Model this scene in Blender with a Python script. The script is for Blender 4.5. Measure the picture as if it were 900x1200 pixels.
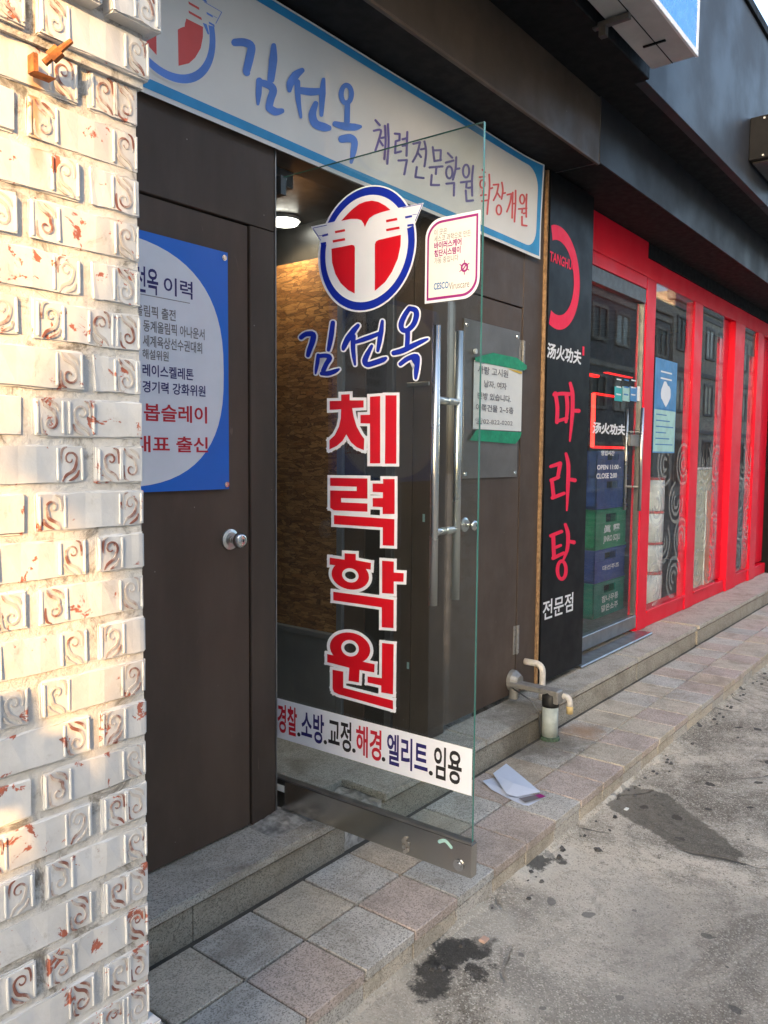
import bpy, bmesh, math, random
from mathutils import Vector, Matrix
random.seed(7)
R_ = math.radians
for o in list(bpy.data.objects): bpy.data.objects.remove(o)
scene = bpy.context.scene
COL = scene.collection

# ------------------------------------------------------------------ camera
F_PX, CX, CY = 929.94, 450.0, 600.0
ROT = Matrix(((0.62027061, -0.05218016, 0.78265037),
              (-0.78434455, -0.05174879, 0.61816315),
              (0.00824536, -0.99729599, -0.07302548)))
CAM = Vector((0.0, -2.0, 1.29))
cd = bpy.data.cameras.new('camera'); cam = bpy.data.objects.new('camera', cd); COL.objects.link(cam)
cd.sensor_fit = 'VERTICAL'; cd.sensor_height = 36; cd.sensor_width = 27
cd.lens = F_PX / 1200 * 36; cd.clip_start = 0.02; cd.clip_end = 600
mw = Matrix.Identity(4)
for i in range(3):
    mw[i][0] = ROT[i][0]; mw[i][1] = -ROT[i][1]; mw[i][2] = -ROT[i][2]; mw[i][3] = CAM[i]
cam.matrix_world = mw
scene.camera = cam

# ------------------------------------------------------------------ light
SUN_EL = 16.0; SX, SY = 1.60, 1.0            # sunlight travels towards +X +Y
horiz = math.hypot(SX, SY)
SZ = horiz * math.tan(R_(SUN_EL))
ldir = Vector((SX, SY, -SZ)).normalized()
world = bpy.data.worlds.new('World'); scene.world = world; world.use_nodes = True
nt = world.node_tree; nt.nodes.clear()
sky = nt.nodes.new('ShaderNodeTexSky'); sky.sky_type = 'NISHITA'; sky.sun_disc = False
sky.sun_elevation = R_(SUN_EL)
sky.sun_rotation = math.atan2(-SX, -SY)      # azimuth of the sun, clockwise from +Y
sky.dust_density = 3.4; sky.ozone_density = 1.0
bg = nt.nodes.new('ShaderNodeBackground'); bg.inputs[1].default_value = 0.15
out = nt.nodes.new('ShaderNodeOutputWorld')
nt.links.new(sky.outputs[0], bg.inputs[0]); nt.links.new(bg.outputs[0], out.inputs[0])
sd = bpy.data.lights.new('sun', 'SUN'); sd.energy = 2.0; sd.angle = R_(0.42); sd.color = (1.0, 0.55, 0.19)
sun = bpy.data.objects.new('sun', sd); COL.objects.link(sun)
sun.rotation_euler = ldir.to_track_quat('-Z', 'Y').to_euler()
sun.location = (-4, -10, 6)
vs = scene.view_settings
vs.view_transform = 'Standard'; vs.look = 'None'; vs.gamma = 1; vs.use_curve_mapping = False
vs.exposure = 2.55

# ------------------------------------------------------------------ helpers: pixels of the photograph to positions
def ray(x, y): return ROT @ Vector(((x - CX) / F_PX, (y - CY) / F_PX, 1.0))
def PY(x, y, Y=0.0):
    d = ray(x, y); return CAM + d * ((Y - CAM.y) / d.y)
def PZ(x, y, Z=0.0):
    d = ray(x, y); return CAM + d * ((Z - CAM.z) / d.z)
def PX(x, y, X):
    d = ray(x, y); return CAM + d * ((X - CAM.x) / d.x)
class Plane:
    def __init__(s, O, U, V):
        s.O = Vector(O); s.U = Vector(U).normalized(); s.V = Vector(V).normalized(); s.N = s.U.cross(s.V)
    def px(s, x, y):
        d = ray(x, y); t = (s.O - CAM).dot(s.N) / d.dot(s.N); q = CAM + d * t - s.O
        return (q.dot(s.U), q.dot(s.V))
    def pt(s, u, v, h=0.0): return s.O + s.U * u + s.V * v + s.N * h
def zoom(x0, y0, sc): return lambda p: (x0 + p[0] / sc, y0 + p[1] / sc)

# ------------------------------------------------------------------ helpers: materials
MATS = {}
def lin(c):
    return tuple(((v / 255) / 12.92 if v / 255 <= .04045 else (((v / 255) + .055) / 1.055) ** 2.4) for v in c)
class NB:
    def __init__(s, name):
        s.m = bpy.data.materials.new(name); s.m.use_nodes = True; s.t = s.m.node_tree; s.t.nodes.clear()
        s.out = s.n('OutputMaterial'); MATS[name] = s.m
    def n(s, ty, **kw):
        nd = s.t.nodes.new('ShaderNode' + ty)
        for k, v in kw.items(): setattr(nd, k, v)
        return nd
    def l(s, a, b): s.t.links.new(a, b)
    def val(s, inp, v):
        if hasattr(v, 'is_linked') or hasattr(v, 'links'): s.l(v, inp)
        else:
            if isinstance(v, (tuple, list)) and len(v) == 3 and inp.type == 'RGBA': v = (*v, 1)
            inp.default_value = v
    def math(s, op, a, b=None, clamp=False):
        nd = s.n('Math', operation=op); nd.use_clamp = clamp; s.val(nd.inputs[0], a)
        if b is not None: s.val(nd.inputs[1], b)
        return nd.outputs[0]
    def mix(s, f, a, b, blend='MIX'):
        nd = s.n('Mix', data_type='RGBA', blend_type=blend); s.val(nd.inputs[0], f); s.val(nd.inputs[6], a); s.val(nd.inputs[7], b)
        return nd.outputs[2]
    def coord(s, which='Object'): return s.n('TexCoord').outputs[which]
    def pos(s): return s.n('NewGeometry').outputs['Position']
    def mapping(s, v, scale=(1, 1, 1), rot=(0, 0, 0), loc=(0, 0, 0)):
        nd = s.n('Mapping'); s.l(v, nd.inputs[0]); nd.inputs[1].default_value = loc; nd.inputs[2].default_value = rot; nd.inputs[3].default_value = scale
        return nd.outputs[0]
    def noise(s, v, scale, detail=4, rough=.55, dist=0.0):
        nd = s.n('TexNoise'); s.l(v, nd.inputs['Vector']); nd.inputs['Scale'].default_value = scale
        nd.inputs['Detail'].default_value = detail; nd.inputs['Roughness'].default_value = rough; nd.inputs['Distortion'].default_value = dist
        return nd.outputs[0]
    def vor(s, v, scale, feature='F1', out='Distance'):
        nd = s.n('TexVoronoi', feature=feature); s.l(v, nd.inputs['Vector']); nd.inputs['Scale'].default_value = scale
        return nd.outputs[out]
    def ramp(s, f, lo, hi, a=0.0, b=1.0):
        nd = s.n('MapRange'); nd.interpolation_type = 'SMOOTHSTEP'; s.l(f, nd.inputs[0]); nd.inputs[1].default_value = lo; nd.inputs[2].default_value = hi
        nd.inputs[3].default_value = a; nd.inputs[4].default_value = b; return nd.outputs[0]
    def rnd(s): return s.n('ObjectInfo').outputs['Random']
    def bump(s, h, strength=.3, dist=.002):
        nd = s.n('Bump'); s.l(h, nd.inputs['Height']); nd.inputs['Strength'].default_value = strength; nd.inputs['Distance'].default_value = dist
        return nd.outputs[0]
    def bsdf(s, col, rough=.6, metal=0.0, normal=None, spec=.5, **kw):
        nd = s.n('BsdfPrincipled'); s.val(nd.inputs['Base Color'], col); s.val(nd.inputs['Roughness'], rough); s.val(nd.inputs['Metallic'], metal)
        nd.inputs['Specular IOR Level'].default_value = spec
        if normal is not None: s.l(normal, nd.inputs['Normal'])
        for k, v in kw.items(): s.val(nd.inputs[k], v)
        s.l(nd.outputs[0], s.out.inputs[0]); return nd

def plain(name, col, rough=.55, metal=0.0, var=.12, scale=9.0, bump=.12, bscale=90.0, spec=.5, dirt=0.0, dirtcol=(.06, .05, .04)):
    b = NB(name); p = b.pos(); n = b.noise(p, scale, 5, .6)
    lo = tuple(c * (1 - var) for c in col); hi = tuple(min(1, c * (1 + var)) for c in col)
    c = b.mix(b.ramp(n, .3, .7), lo, hi)
    if dirt > 0:
        d = b.math('MULTIPLY', b.ramp(b.noise(p, scale * .45, 8, .7, .4), .52, .75), dirt)
        c = b.mix(d, c, dirtcol)
    r = b.ramp(b.noise(p, scale * 2.3, 4), .3, .7, max(.02, rough - .07), min(1, rough + .07))
    b.bsdf(c, r, metal, b.bump(b.noise(p, bscale, 3), bump), spec)
    return b.m
def emis(name, col, strength):
    b = NB(name); e = b.n('Emission'); e.inputs[0].default_value = (*col, 1); e.inputs[1].default_value = strength
    b.l(e.outputs[0], b.out.inputs[0]); return b.m
def glass(name, tint, rough=.0, f0=.04, film=None, k=1.0):
    b = NB(name); lw = b.n('LayerWeight'); lw.inputs[0].default_value = .5
    f = b.math('ADD', b.math('MULTIPLY', b.math('POWER', lw.outputs['Facing'], 5.0), k * (1 - f0)), f0, True)
    tr = b.n('BsdfTransparent'); smudge = b.noise(b.pos(), 3.0, 5, .6)
    b.val(tr.inputs[0], b.mix(b.ramp(smudge, .35, .75), tint, tuple(t * .95 for t in tint)))
    gl = b.n('BsdfGlossy'); gl.inputs['Roughness'].default_value = rough; gl.inputs[0].default_value = (1, 1, 1, 1)
    mx = b.n('MixShader'); b.l(f, mx.inputs[0]); b.l(tr.outputs[0], mx.inputs[1]); b.l(gl.outputs[0], mx.inputs[2])
    res = mx.outputs[0]
    if film:
        df = b.n('BsdfDiffuse'); df.inputs[0].default_value = (.8, .85, .82, 1)
        m2 = b.n('MixShader'); b.l(b.ramp(b.noise(b.pos(), 2.2, 6, .65, .5), .3, .8, film * .4, film), m2.inputs[0])
        b.l(res, m2.inputs[1]); b.l(df.outputs[0], m2.inputs[2]); res = m2.outputs[0]
    b.l(res, b.out.inputs[0]); return b.m
def frosted(name, col, a):
    b = NB(name); tr = b.n('BsdfTransparent'); df = b.n('BsdfDiffuse'); df.inputs[0].default_value = (*col, 1)
    mx = b.n('MixShader'); mx.inputs[0].default_value = a; b.l(tr.outputs[0], mx.inputs[1]); b.l(df.outputs[0], mx.inputs[2]); b.l(mx.outputs[0], b.out.inputs[0]); return b.m

# ---- surface materials
def granite(name, col, dark=.35, tint=None):
    b = NB(name); p = b.pos(); r = b.rnd()
    vo = b.n('TexVoronoi'); b.l(p, vo.inputs['Vector']); vo.inputs['Scale'].default_value = 280
    sc_ = b.n('SeparateColor'); b.l(vo.outputs['Color'], sc_.inputs[0]); g = sc_.outputs[0]
    sp = b.noise(p, 230, 2, .6); sp2 = b.noise(p, 120, 3, .7)
    c = b.mix(b.ramp(g, .06, .42), tuple(x * (dark + .12) for x in col), tuple(min(1, x * 1.12) for x in col))
    c = b.mix(b.ramp(g, .62, .95, 0, .6), c, tuple(min(1, x * 1.4) for x in col))
    c = b.mix(b.ramp(sp2, .5, .7, 0, .3), c, tuple(min(1, x * .6) for x in col))
    c = b.mix(b.math('MULTIPLY', r, .22), c, tuple(x * .6 for x in col))
    grime = b.ramp(b.noise(p, 5.5, 8, .72, .6), .40, .76, 0, .72)
    c = b.mix(grime, c, (.19, .162, .122))
    c = b.mix(b.ramp(b.noise(p, 1.7, 6, .7), .5, .74, 0, .35), c, (.24, .195, .13))
    # wet, rusty stain around the standpipe
    vm = b.n('VectorMath', operation='DISTANCE'); b.l(p, vm.inputs[0]); vm.inputs[1].default_value = (3.50, -.20, -.12)
    wv = b.math('ADD', vm.outputs['Value'], b.math('MULTIPLY', b.math('SUBTRACT', b.noise(p, 11, 6, .7), .5), .45))
    c = b.mix(b.ramp(wv, .12, .34, .62, 0), c, (.065, .052, .034))
    vm2 = b.n('VectorMath', operation='DISTANCE'); b.l(p, vm2.inputs[0]); vm2.inputs[1].default_value = (3.80, -.33, -.14)
    c = b.mix(b.ramp(b.math('ADD', vm2.outputs['Value'], b.math('MULTIPLY', b.math('SUBTRACT', b.noise(p, 14, 6, .7), .5), .25)), .02, .16, .5, 0), c, (.34, .16, .05))
    b.bsdf(c, b.ramp(sp2, .3, .7, .5, .8), 0, b.bump(sp, .3, .0012), .35); return b.m
granite('granite_grey', (.50, .475, .43)); granite('granite_pink', (.48, .40, .35), .42); granite('granite_beige', (.51, .455, .37), .5)
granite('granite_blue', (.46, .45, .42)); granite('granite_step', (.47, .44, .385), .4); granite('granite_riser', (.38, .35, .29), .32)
granite('granite_orange', (.49, .41, .32), .5)

def road_mat():
    b = NB('road_concrete'); p = b.pos(); sep = b.n('SeparateXYZ'); b.l(p, sep.inputs[0])
    n1 = b.noise(p, 1.6, 10, .72, .6); n2 = b.noise(p, 34, 6, .75); n3 = b.noise(p, 150, 3, .65)
    c = b.mix(b.ramp(n1, .40, .60), (.21, .182, .143), (.58, .515, .42))
    c = b.mix(b.ramp(b.noise(p, 9, 8, .78, 1.0), .46, .66, 0, .6), c, (.19, .165, .128))
    vg = b.n('TexVoronoi'); b.l(p, vg.inputs['Vector']); vg.inputs['Scale'].default_value = 235
    sg = b.n('SeparateColor'); b.l(vg.outputs['Color'], sg.inputs[0])
    c = b.mix(b.ramp(sg.outputs[0], .0, .22, .7, 0), c, (.075, .065, .05)); c = b.mix(b.ramp(sg.outputs[1], .70, 1.0, 0, .75), c, (.70, .64, .54))
    c = b.mix(b.ramp(n2, .56, .68, 0, .65), c, (.11, .095, .075)); c = b.mix(b.ramp(n2, .44, .30, 0, .55), c, (.64, .58, .48))
    ce = b.n('TexVoronoi', feature='DISTANCE_TO_EDGE'); ce.voronoi_dimensions = '2D'
    cw = b.n('VectorMath', operation='ADD'); b.l(p, cw.inputs[0]); cn_ = b.n('TexNoise'); b.l(p, cn_.inputs[0]); cn_.inputs['Scale'].default_value = 3.5; cn_.inputs['Detail'].default_value = 6
    cs_ = b.n('VectorMath', operation='SCALE'); b.l(cn_.outputs[1], cs_.inputs[0]); cs_.inputs['Scale'].default_value = .16; b.l(cs_.outputs[0], cw.inputs[1]); b.l(cw.outputs[0], ce.inputs['Vector']); ce.inputs['Scale'].default_value = .8
    crack = b.math('MULTIPLY', b.ramp(ce.outputs['Distance'], .002, .007, 1, 0), b.ramp(b.noise(p, 2.3, 3), .45, .55)); c = b.mix(b.math('MULTIPLY', crack, .7), c, (.06, .054, .045))
    # gum and tar spots
    wob = b.n('VectorMath', operation='ADD'); b.l(p, wob.inputs[0])
    nn = b.n('TexNoise'); b.l(p, nn.inputs[0]); nn.inputs['Scale'].default_value = 22
    sc = b.n('VectorMath', operation='SCALE'); b.l(nn.outputs[1], sc.inputs[0]); sc.inputs['Scale'].default_value = .05; b.l(sc.outputs[0], wob.inputs[1])
    vd = b.n('TexVoronoi'); vd.voronoi_dimensions = '2D'; b.l(wob.outputs[0], vd.inputs['Vector']); vd.inputs['Scale'].default_value = 6.5
    sepc = b.n('SeparateColor'); b.l(vd.outputs['Color'], sepc.inputs[0])
    pick = b.ramp(sepc.outputs[0], .62, .64); size = b.math('MULTIPLY', sepc.outputs[1], .12)
    spot = b.math('MULTIPLY', b.math('LESS_THAN', vd.outputs['Distance'], b.math('ADD', size, .035)), pick)
    c = b.mix(b.math('MULTIPLY', spot, .85), c, (.035, .033, .03))
    # stains with a shape of their own: ellipses broken up by noise
    wx = b.math('ADD', sep.outputs[0], b.math('MULTIPLY', b.math('SUBTRACT', b.noise(p, 7, 7, .72), .5), .34))
    wy = b.math('ADD', sep.outputs[1], b.math('MULTIPLY', b.math('SUBTRACT', b.noise(b.mapping(p, loc=(5, 3, 1)), 7, 7, .72), .5), .34))
    def blob(cx, cy, rx, ry, rot, col, amt, c, edge=.25):
        ca, sa = math.cos(rot), math.sin(rot)
        dx = b.math('SUBTRACT', wx, cx); dy = b.math('SUBTRACT', wy, cy)
        a = b.math('DIVIDE', b.math('ADD', b.math('MULTIPLY', dx, ca), b.math('MULTIPLY', dy, sa)), rx)
        e = b.math('DIVIDE', b.math('SUBTRACT', b.math('MULTIPLY', dy, ca), b.math('MULTIPLY', dx, sa)), ry)
        d = b.math('SQRT', b.math('ADD', b.math('MULTIPLY', a, a), b.math('MULTIPLY', e, e)))
        return b.mix(b.ramp(d, 1 - edge, 1 + edge, amt, 0), c, col)
    ZR = -.24
    def at(x, y): q = PZ(x, y, ZR); return q.x, q.y
    for (x, y, rx, ry, rot, col, amt) in [
            (560, 1095, .20, .10, .2, (.66, .62, .54), .42), (640, 1015, .18, .07, 0, (.66, .62, .54), .42),
            (470, 1165, .22, .12, .1, (.5, .45, .37), .5), (720, 930, .16, .06, 0, (.66, .62, .54), .4),
            (690, 1100, .5, .3, .3, (.42, .40, .36), .35), (850, 1130, .5, .35, .3, (.20, .185, .165), .4),
            (535, 1118, .13, .055, -.35, (.022, .021, .019), .9), (505, 1150, .09, .05, .3, (.022, .021, .019), .85),
            (638, 1012, .05, .05, 0, (.03, .03, .028), .85), (562, 1140, .05, .03, 0, (.025, .024, .022), .8)]:
        q = at(x, y); c = blob(q[0], q[1], rx, ry, rot, col, amt, c)
    pg = [at(500 + x / 2.25, 820 + y / 2.25) for x, y in ((468, 278), (540, 224), (640, 252), (838, 405), (815, 434), (690, 408))]
    cx_, cy_ = sum(q[0] for q in pg) / 6, sum(q[1] for q in pg) / 6; md = None        # wedge-shaped wet patch
    wx2 = b.math('ADD', sep.outputs[0], b.math('MULTIPLY', b.math('SUBTRACT', b.noise(p, 16, 6, .72), .5), .10)); wy2 = b.math('ADD', sep.outputs[1], b.math('MULTIPLY', b.math('SUBTRACT', b.noise(b.mapping(p, loc=(2, 7, 1)), 16, 6, .72), .5), .10))
    for i in range(6):
        q0, q1 = pg[i], pg[(i + 1) % 6]; nx_, ny_ = q1[1] - q0[1], q0[0] - q1[0]; ln = math.hypot(nx_, ny_); nx_, ny_ = nx_ / ln, ny_ / ln
        if nx_ * (cx_ - q0[0]) + ny_ * (cy_ - q0[1]) > 0: nx_, ny_ = -nx_, -ny_
        dd = b.math('SUBTRACT', b.math('ADD', b.math('MULTIPLY', wx2, nx_), b.math('MULTIPLY', wy2, ny_)), nx_ * q0[0] + ny_ * q0[1])
        md = dd if md is None else b.math('MAXIMUM', md, dd)
    c = b.mix(b.ramp(md, -.012, .006, .74, 0), c, (.085, .074, .056))
    h = b.math('ADD', n3, b.math('MULTIPLY', n2, 1.5))
    b.bsdf(c, b.ramp(n2, .3, .7, .62, .9), 0, b.bump(b.math('SUBTRACT', h, b.math('MULTIPLY', crack, 2.0)), .8, .006), .25); return b.m
road_mat()

def brick_mat():
    b = NB('painted_brick'); p = b.pos(); r = b.rnd()
    o = b.n('VectorMath', operation='ADD'); b.l(p, o.inputs[0])
    cmb = b.n('CombineXYZ'); b.l(b.math('MULTIPLY', r, 40), cmb.inputs[0]); b.l(cmb.outputs[0], o.inputs[1]); q = o.outputs[0]
    n1 = b.noise(q, 24, 8, .66, .5); fine = b.noise(p, 260, 3)
    c = b.mix(b.ramp(b.noise(p, 7, 6, .65), .3, .7), (.49, .495, .495), (.60, .61, .615))
    worn = b.ramp(n1, .605, .635); c2 = b.mix(b.ramp(b.noise(q, 60, 4), .35, .65), (.26, .058, .03), (.40, .085, .03))
    c = b.mix(b.math('MULTIPLY', worn, .92), c, c2)
    grime = b.ramp(b.noise(b.mapping(p, (1, 1, .55)), 16, 9, .74, .7), .56, .74, 0, .7)
    c = b.mix(grime, c, (.20, .18, .14))
    hq = PY(44, 90, -.86); sx_ = b.n('SeparateXYZ'); b.l(p, sx_.inputs[0])      # rust run below the bracket
    ax = b.math('ABSOLUTE', b.math('SUBTRACT', b.math('ADD', sx_.outputs[0], b.math('MULTIPLY', b.math('SUBTRACT', b.noise(p, 30, 4), .5), .02)), hq.x))
    rz = b.math('MULTIPLY', b.ramp(ax, .003, .014, .75, 0), b.math('MULTIPLY', b.ramp(sx_.outputs[2], hq.z - .16, hq.z - .05), b.ramp(sx_.outputs[2], hq.z, hq.z + .03, 1, 0)))
    c = b.mix(rz, c, (.48, .22, .05))
    b.bsdf(c, .62, 0, b.bump(b.math('ADD', b.noise(p, 70, 5, .6), b.math('MULTIPLY', worn, -.6)), .35, .002), .4); return b.m
brick_mat()
def scroll_mat():
    b = NB('worn_scroll'); p = b.pos()
    c = b.mix(b.ramp(b.noise(p, 22, 5, .6), .46, .6), (.47, .44, .41), (.20, .08, .06))
    b.bsdf(c, .7); return b.m
scroll_mat()
def mortar_mat():
    b = NB('painted_mortar'); p = b.pos()
    c = b.mix(b.ramp(b.noise(p, 11, 6, .65), .3, .7), (.47, .46, .435), (.58, .58, .565))
    c = b.mix(b.ramp(b.noise(p, 9, 9, .75, .8), .50, .64, 0, .8), c, (.085, .072, .05))
    b.bsdf(c, .85, 0, b.bump(b.noise(p, 90, 5, .7), .7, .004), .25); return b.m
mortar_mat()
def osb_mat():
    b = NB('strand_board'); p = b.pos(); cols = []
    prev = None
    base = b.mix(b.ramp(b.noise(p, 14, 5), .3, .7), (.24, .095, .024), (.36, .165, .052))
    for i, (rot, sc) in enumerate([((0.4, 0, 0), (1, 9, 40)), ((1.3, 0, 0), (1, 10, 44)), ((-.8, 0, 0), (1, 10, 42)), ((2.2, 0, 0), (1, 16, 66))]):
        v = b.mapping(p, sc, rot, (i * 3.1, i, 0)); vo = b.n('TexVoronoi'); b.l(v, vo.inputs['Vector']); vo.inputs['Scale'].default_value = 1.0
        ed = b.n('TexVoronoi', feature='DISTANCE_TO_EDGE'); b.l(v, ed.inputs['Vector']); ed.inputs['Scale'].default_value = 1.0
        s = b.n('SeparateColor'); b.l(vo.outputs['Color'], s.inputs[0])
        grain = b.noise(b.mapping(v, (1, .8, 7)), 2.2, 5, .7)
        tone = b.mix(b.ramp(grain, .3, .7), b.mix(s.outputs[1], (.07, .026, .008), (.28, .125, .04)), b.mix(s.outputs[1], (.22, .09, .025), (.52, .28, .10)))
        tone = b.mix(b.ramp(ed.outputs['Distance'], .0, .07, .75, 0), tone, (.03, .012, .004))
        base = b.mix(b.math('MULTIPLY', b.math('GREATER_THAN', s.outputs[0], .42), .92), base, tone)
    b.bsdf(base, .6, 0, b.bump(b.noise(p, 60, 4), .3), .4); return b.m
osb_mat()
def brown_mat(name, col, seed=0):
    b = NB(name); p = b.pos()
    c = b.mix(b.ramp(b.noise(b.mapping(p, (1, 1, .25), loc=(seed, 0, 0)), 5, 6, .6), .3, .7), tuple(x * .82 for x in col), tuple(x * 1.15 for x in col))
    scr = b.ramp(b.noise(b.mapping(p, (1, 1, .2)), 42, 6, .7, .5), .655, .74, 0, .5); c = b.mix(scr, c, tuple(min(1, x * 2.4) for x in col))
    c = b.mix(b.ramp(b.vor(p, 13), .035, .02, 0, .8), c, (.3, .27, .23))
    c = b.mix(b.ramp(b.noise(p, 2.4, 7, .7), .55, .8, 0, .3), c, tuple(min(1, x * 1.9) for x in col))
    b.bsdf(c, b.ramp(b.noise(p, 8, 5), .3, .7, .42, .58), 0, b.bump(b.noise(b.mapping(p, (1, 1, .1)), 160, 3), .1), .3); return b.m
brown_mat('brown_paint', (.088, .062, .047)); brown_mat('brown_frame', (.078, .056, .043), 3); brown_mat('brown_fascia', (.050, .037, .027), 9)
plain('black_void', (.005, .005, .0055), .7, var=.1, bump=0, spec=.2); plain('soffit_black', (.008, .0075, .0075), .7, bump=0, spec=.2)
plain('charcoal_panel', (.013, .014, .017), .5, scale=1.5, var=.15, bump=0, spec=.25); plain('grey_fascia', (.024, .026, .032), .5, scale=1.2, var=.06, bump=0, spec=.35)
plain('sign_black', (.005, .0052, .006), .4, spec=.18, scale=3, bump=0); plain('red_paint', (.74, .006, .028), .42, scale=2, var=.03, bump=0, spec=.25)
plain('edge_wood', (.33, .20, .10), .6, scale=40, var=.3); plain('alu_grey', (.28, .28, .28), .35, .85); plain('alu_dark', (.12, .12, .12), .4, .7)
plain('steel', (.62, .62, .60), .3, 1.0, bump=0, var=.03, scale=1); plain('steel_mirror', (.55, .52, .47), .2, 1.0, bump=0, var=.05, scale=2); plain('plate_steel', (.28, .25, .225), .36, .85, scale=5, dirt=.25)
plain('chrome', (.7, .69, .66), .12, 1.0, bump=.01); plain('vinyl_white', (.74, .77, .84), .45, var=.02, bump=.02)
plain('vinyl_red', (.56, .004, .014), .4, var=.03, bump=.02); plain('vinyl_blue', (.004, .022, .36), .4, var=.04, bump=.02)
plain('ink_black', (.012, .012, .014), .5, var=.02, bump=0); plain('ink_navy', (.014, .012, .13), .5, var=.02, bump=0); plain('ink_red', (.50, .006, .025), .5, var=.02, bump=0)
plain('ink_grey', (.16, .15, .16), .5, var=.02, bump=0); plain('ink_magenta', (.30, .01, .17), .5, var=.02, bump=0); plain('ink_purple', (.145, .115, .34), .5, var=.1, bump=0)
plain('ink_paleblue', (.11, .24, .68), .5, var=.1, bump=0); plain('ink_coral', (.66, .09, .085), .5, var=.05, bump=0); plain('ink_cesco', (.02, .16, .42), .5, var=.02, bump=0)
plain('banner_cloth', (.72, .71, .69), .5, var=.04, scale=3, bump=.05, bscale=220); plain('banner_blue', (.028, .27, .56), .5, var=.08, bump=.05)
plain('poster_blue', (.004, .14, .62), .35, var=.04, scale=1.5, bump=0); plain('poster_white', (.70, .73, .80), .35, var=.03, bump=.02)
plain('paper_white', (.72, .72, .68), .7, var=.03, bump=.1); plain('paper_cool', (.62, .67, .78), .7, var=.03, bump=.1); plain('tape_green', (.006, .27, .13), .4, var=.2, scale=30)
plain('tape_yellow', (.7, .45, .04), .5); plain('panel_red', (.80, .018, .07), .5, var=.03, bump=0, spec=.2); plain('panel_white', (.75, .75, .76), .4, var=.03, bump=0)
plain('pvc_white', (.62, .58, .52), .4, dirt=.4, dirtcol=(.25, .17, .09), scale=25); plain('rubble_dark', (.075, .07, .065), .9, var=.6, scale=40); plain('mossy', (.05, .085, .05), .7, var=.5, scale=60); plain('joint_dark', (.06, .054, .045), .9, var=.4); plain('pvc_grey', (.42, .47, .45), .45, dirt=.5, scale=22, dirtcol=(.13, .15, .11)); plain('rubber_black', (.012, .012, .012), .55)
plain('zinc', (.30, .29, .27), .5, .5, dirt=.6, scale=30); plain('rust', (.30, .10, .025), .85, var=.5, scale=60, bump=.5); plain('pvc_yellow', (.6, .45, .2), .5)
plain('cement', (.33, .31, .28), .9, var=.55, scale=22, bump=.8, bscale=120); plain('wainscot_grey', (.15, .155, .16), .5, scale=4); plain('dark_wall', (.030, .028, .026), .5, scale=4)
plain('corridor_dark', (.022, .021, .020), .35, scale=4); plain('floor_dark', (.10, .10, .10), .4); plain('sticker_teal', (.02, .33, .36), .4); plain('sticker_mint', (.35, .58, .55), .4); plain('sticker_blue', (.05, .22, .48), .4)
plain('crate_green', (.012, .22, .10), .4, var=.15); plain('crate_blue', (.022, .06, .26), .4, var=.15); plain('crate_dark', (.004, .015, .012), .6); plain('crate_teal', (.012, .19, .15), .4)
plain('keg_white', (.62, .64, .63), .35); plain('keg_red', (.45, .05, .04), .4); plain('partition', (.50, .46, .32), .6); plain('orange_cloth', (.60, .16, .06), .7)
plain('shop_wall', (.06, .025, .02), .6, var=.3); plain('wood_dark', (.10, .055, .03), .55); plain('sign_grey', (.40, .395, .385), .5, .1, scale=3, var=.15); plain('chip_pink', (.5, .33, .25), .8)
emis('led_red', (1, .02, .012), 1.6); emis('lamp_glow', (1, .93, .82), 5.0); emis('led_soft', (1, .012, .01), .5)
plain('sign_face_blue', (.03, .26, .82), .3, var=.03, bump=0)
glass('door_glass', (.93, .955, .94), film=.008); glass('shop_glass', (.955, .97, .97), f0=.02, k=.38); glass('window_dark_glass', (.25, .28, .3), f0=.06)
plain('glass_edge', (.06, .22, .17), .12, var=.1, bump=0, spec=.8); frosted('frost', (.55, .58, .56), .3)
plain('pane_pale', (.52, .53, .50), .15, var=.3, scale=1.5, bump=0); plain('stone_cream', (.55, .50, .42), .8, var=.2, scale=4, bump=.5); plain('stone_grey', (.30, .29, .28), .8, var=.2, scale=4); plain('brick_far', (.28, .14, .10), .85, var=.3, scale=12); plain('shade_board_blue', (.02, .08, .28), .6)

# ------------------------------------------------------------------ helpers: objects
def origin(o):
    v = Vector((0, 0, 0))
    while o is not None: v = v + o.location; o = o.parent
    return v
def thing(name, label, cat, loc=(0, 0, 0), group=None):
    o = bpy.data.objects.new(name, None); COL.objects.link(o); o.location = loc; o.empty_display_size = .05
    o['label'] = label; o['category'] = cat
    if group: o['group'] = group
    return o
def tag(o, label, cat, group=None):
    o['label'] = label; o['category'] = cat
    if group: o['group'] = group
    return o
def obj(name, vf, mat, parent=None, smooth=False, loc=None, label=None):
    V, Fc = vf[0], vf[1]
    o0 = Vector(loc) if loc is not None else (origin(parent) if parent is not None else Vector((0, 0, 0)))
    me = bpy.data.meshes.new(name); me.from_pydata([tuple(Vector(v) - o0) for v in V], [], Fc)
    mats = mat if isinstance(mat, (list, tuple)) else [mat]
    for m in mats: me.materials.append(MATS[m])
    if len(vf) > 2:
        for p_, i in zip(me.polygons, vf[2]): p_.material_index = i
    if smooth:
        for p_ in me.polygons: p_.use_smooth = True
    me.update()
    o = bpy.data.objects.new(name, me); COL.objects.link(o)
    if parent is not None: o.parent = parent; o.location = o0 - origin(parent)
    else: o.location = o0
    if label: o['label'] = label
    return o
def struct(name, vf, mat, parent=None, **kw):
    o = obj(name, vf, mat, parent, **kw)
    if parent is None: o['kind'] = 'structure'
    return o
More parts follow.
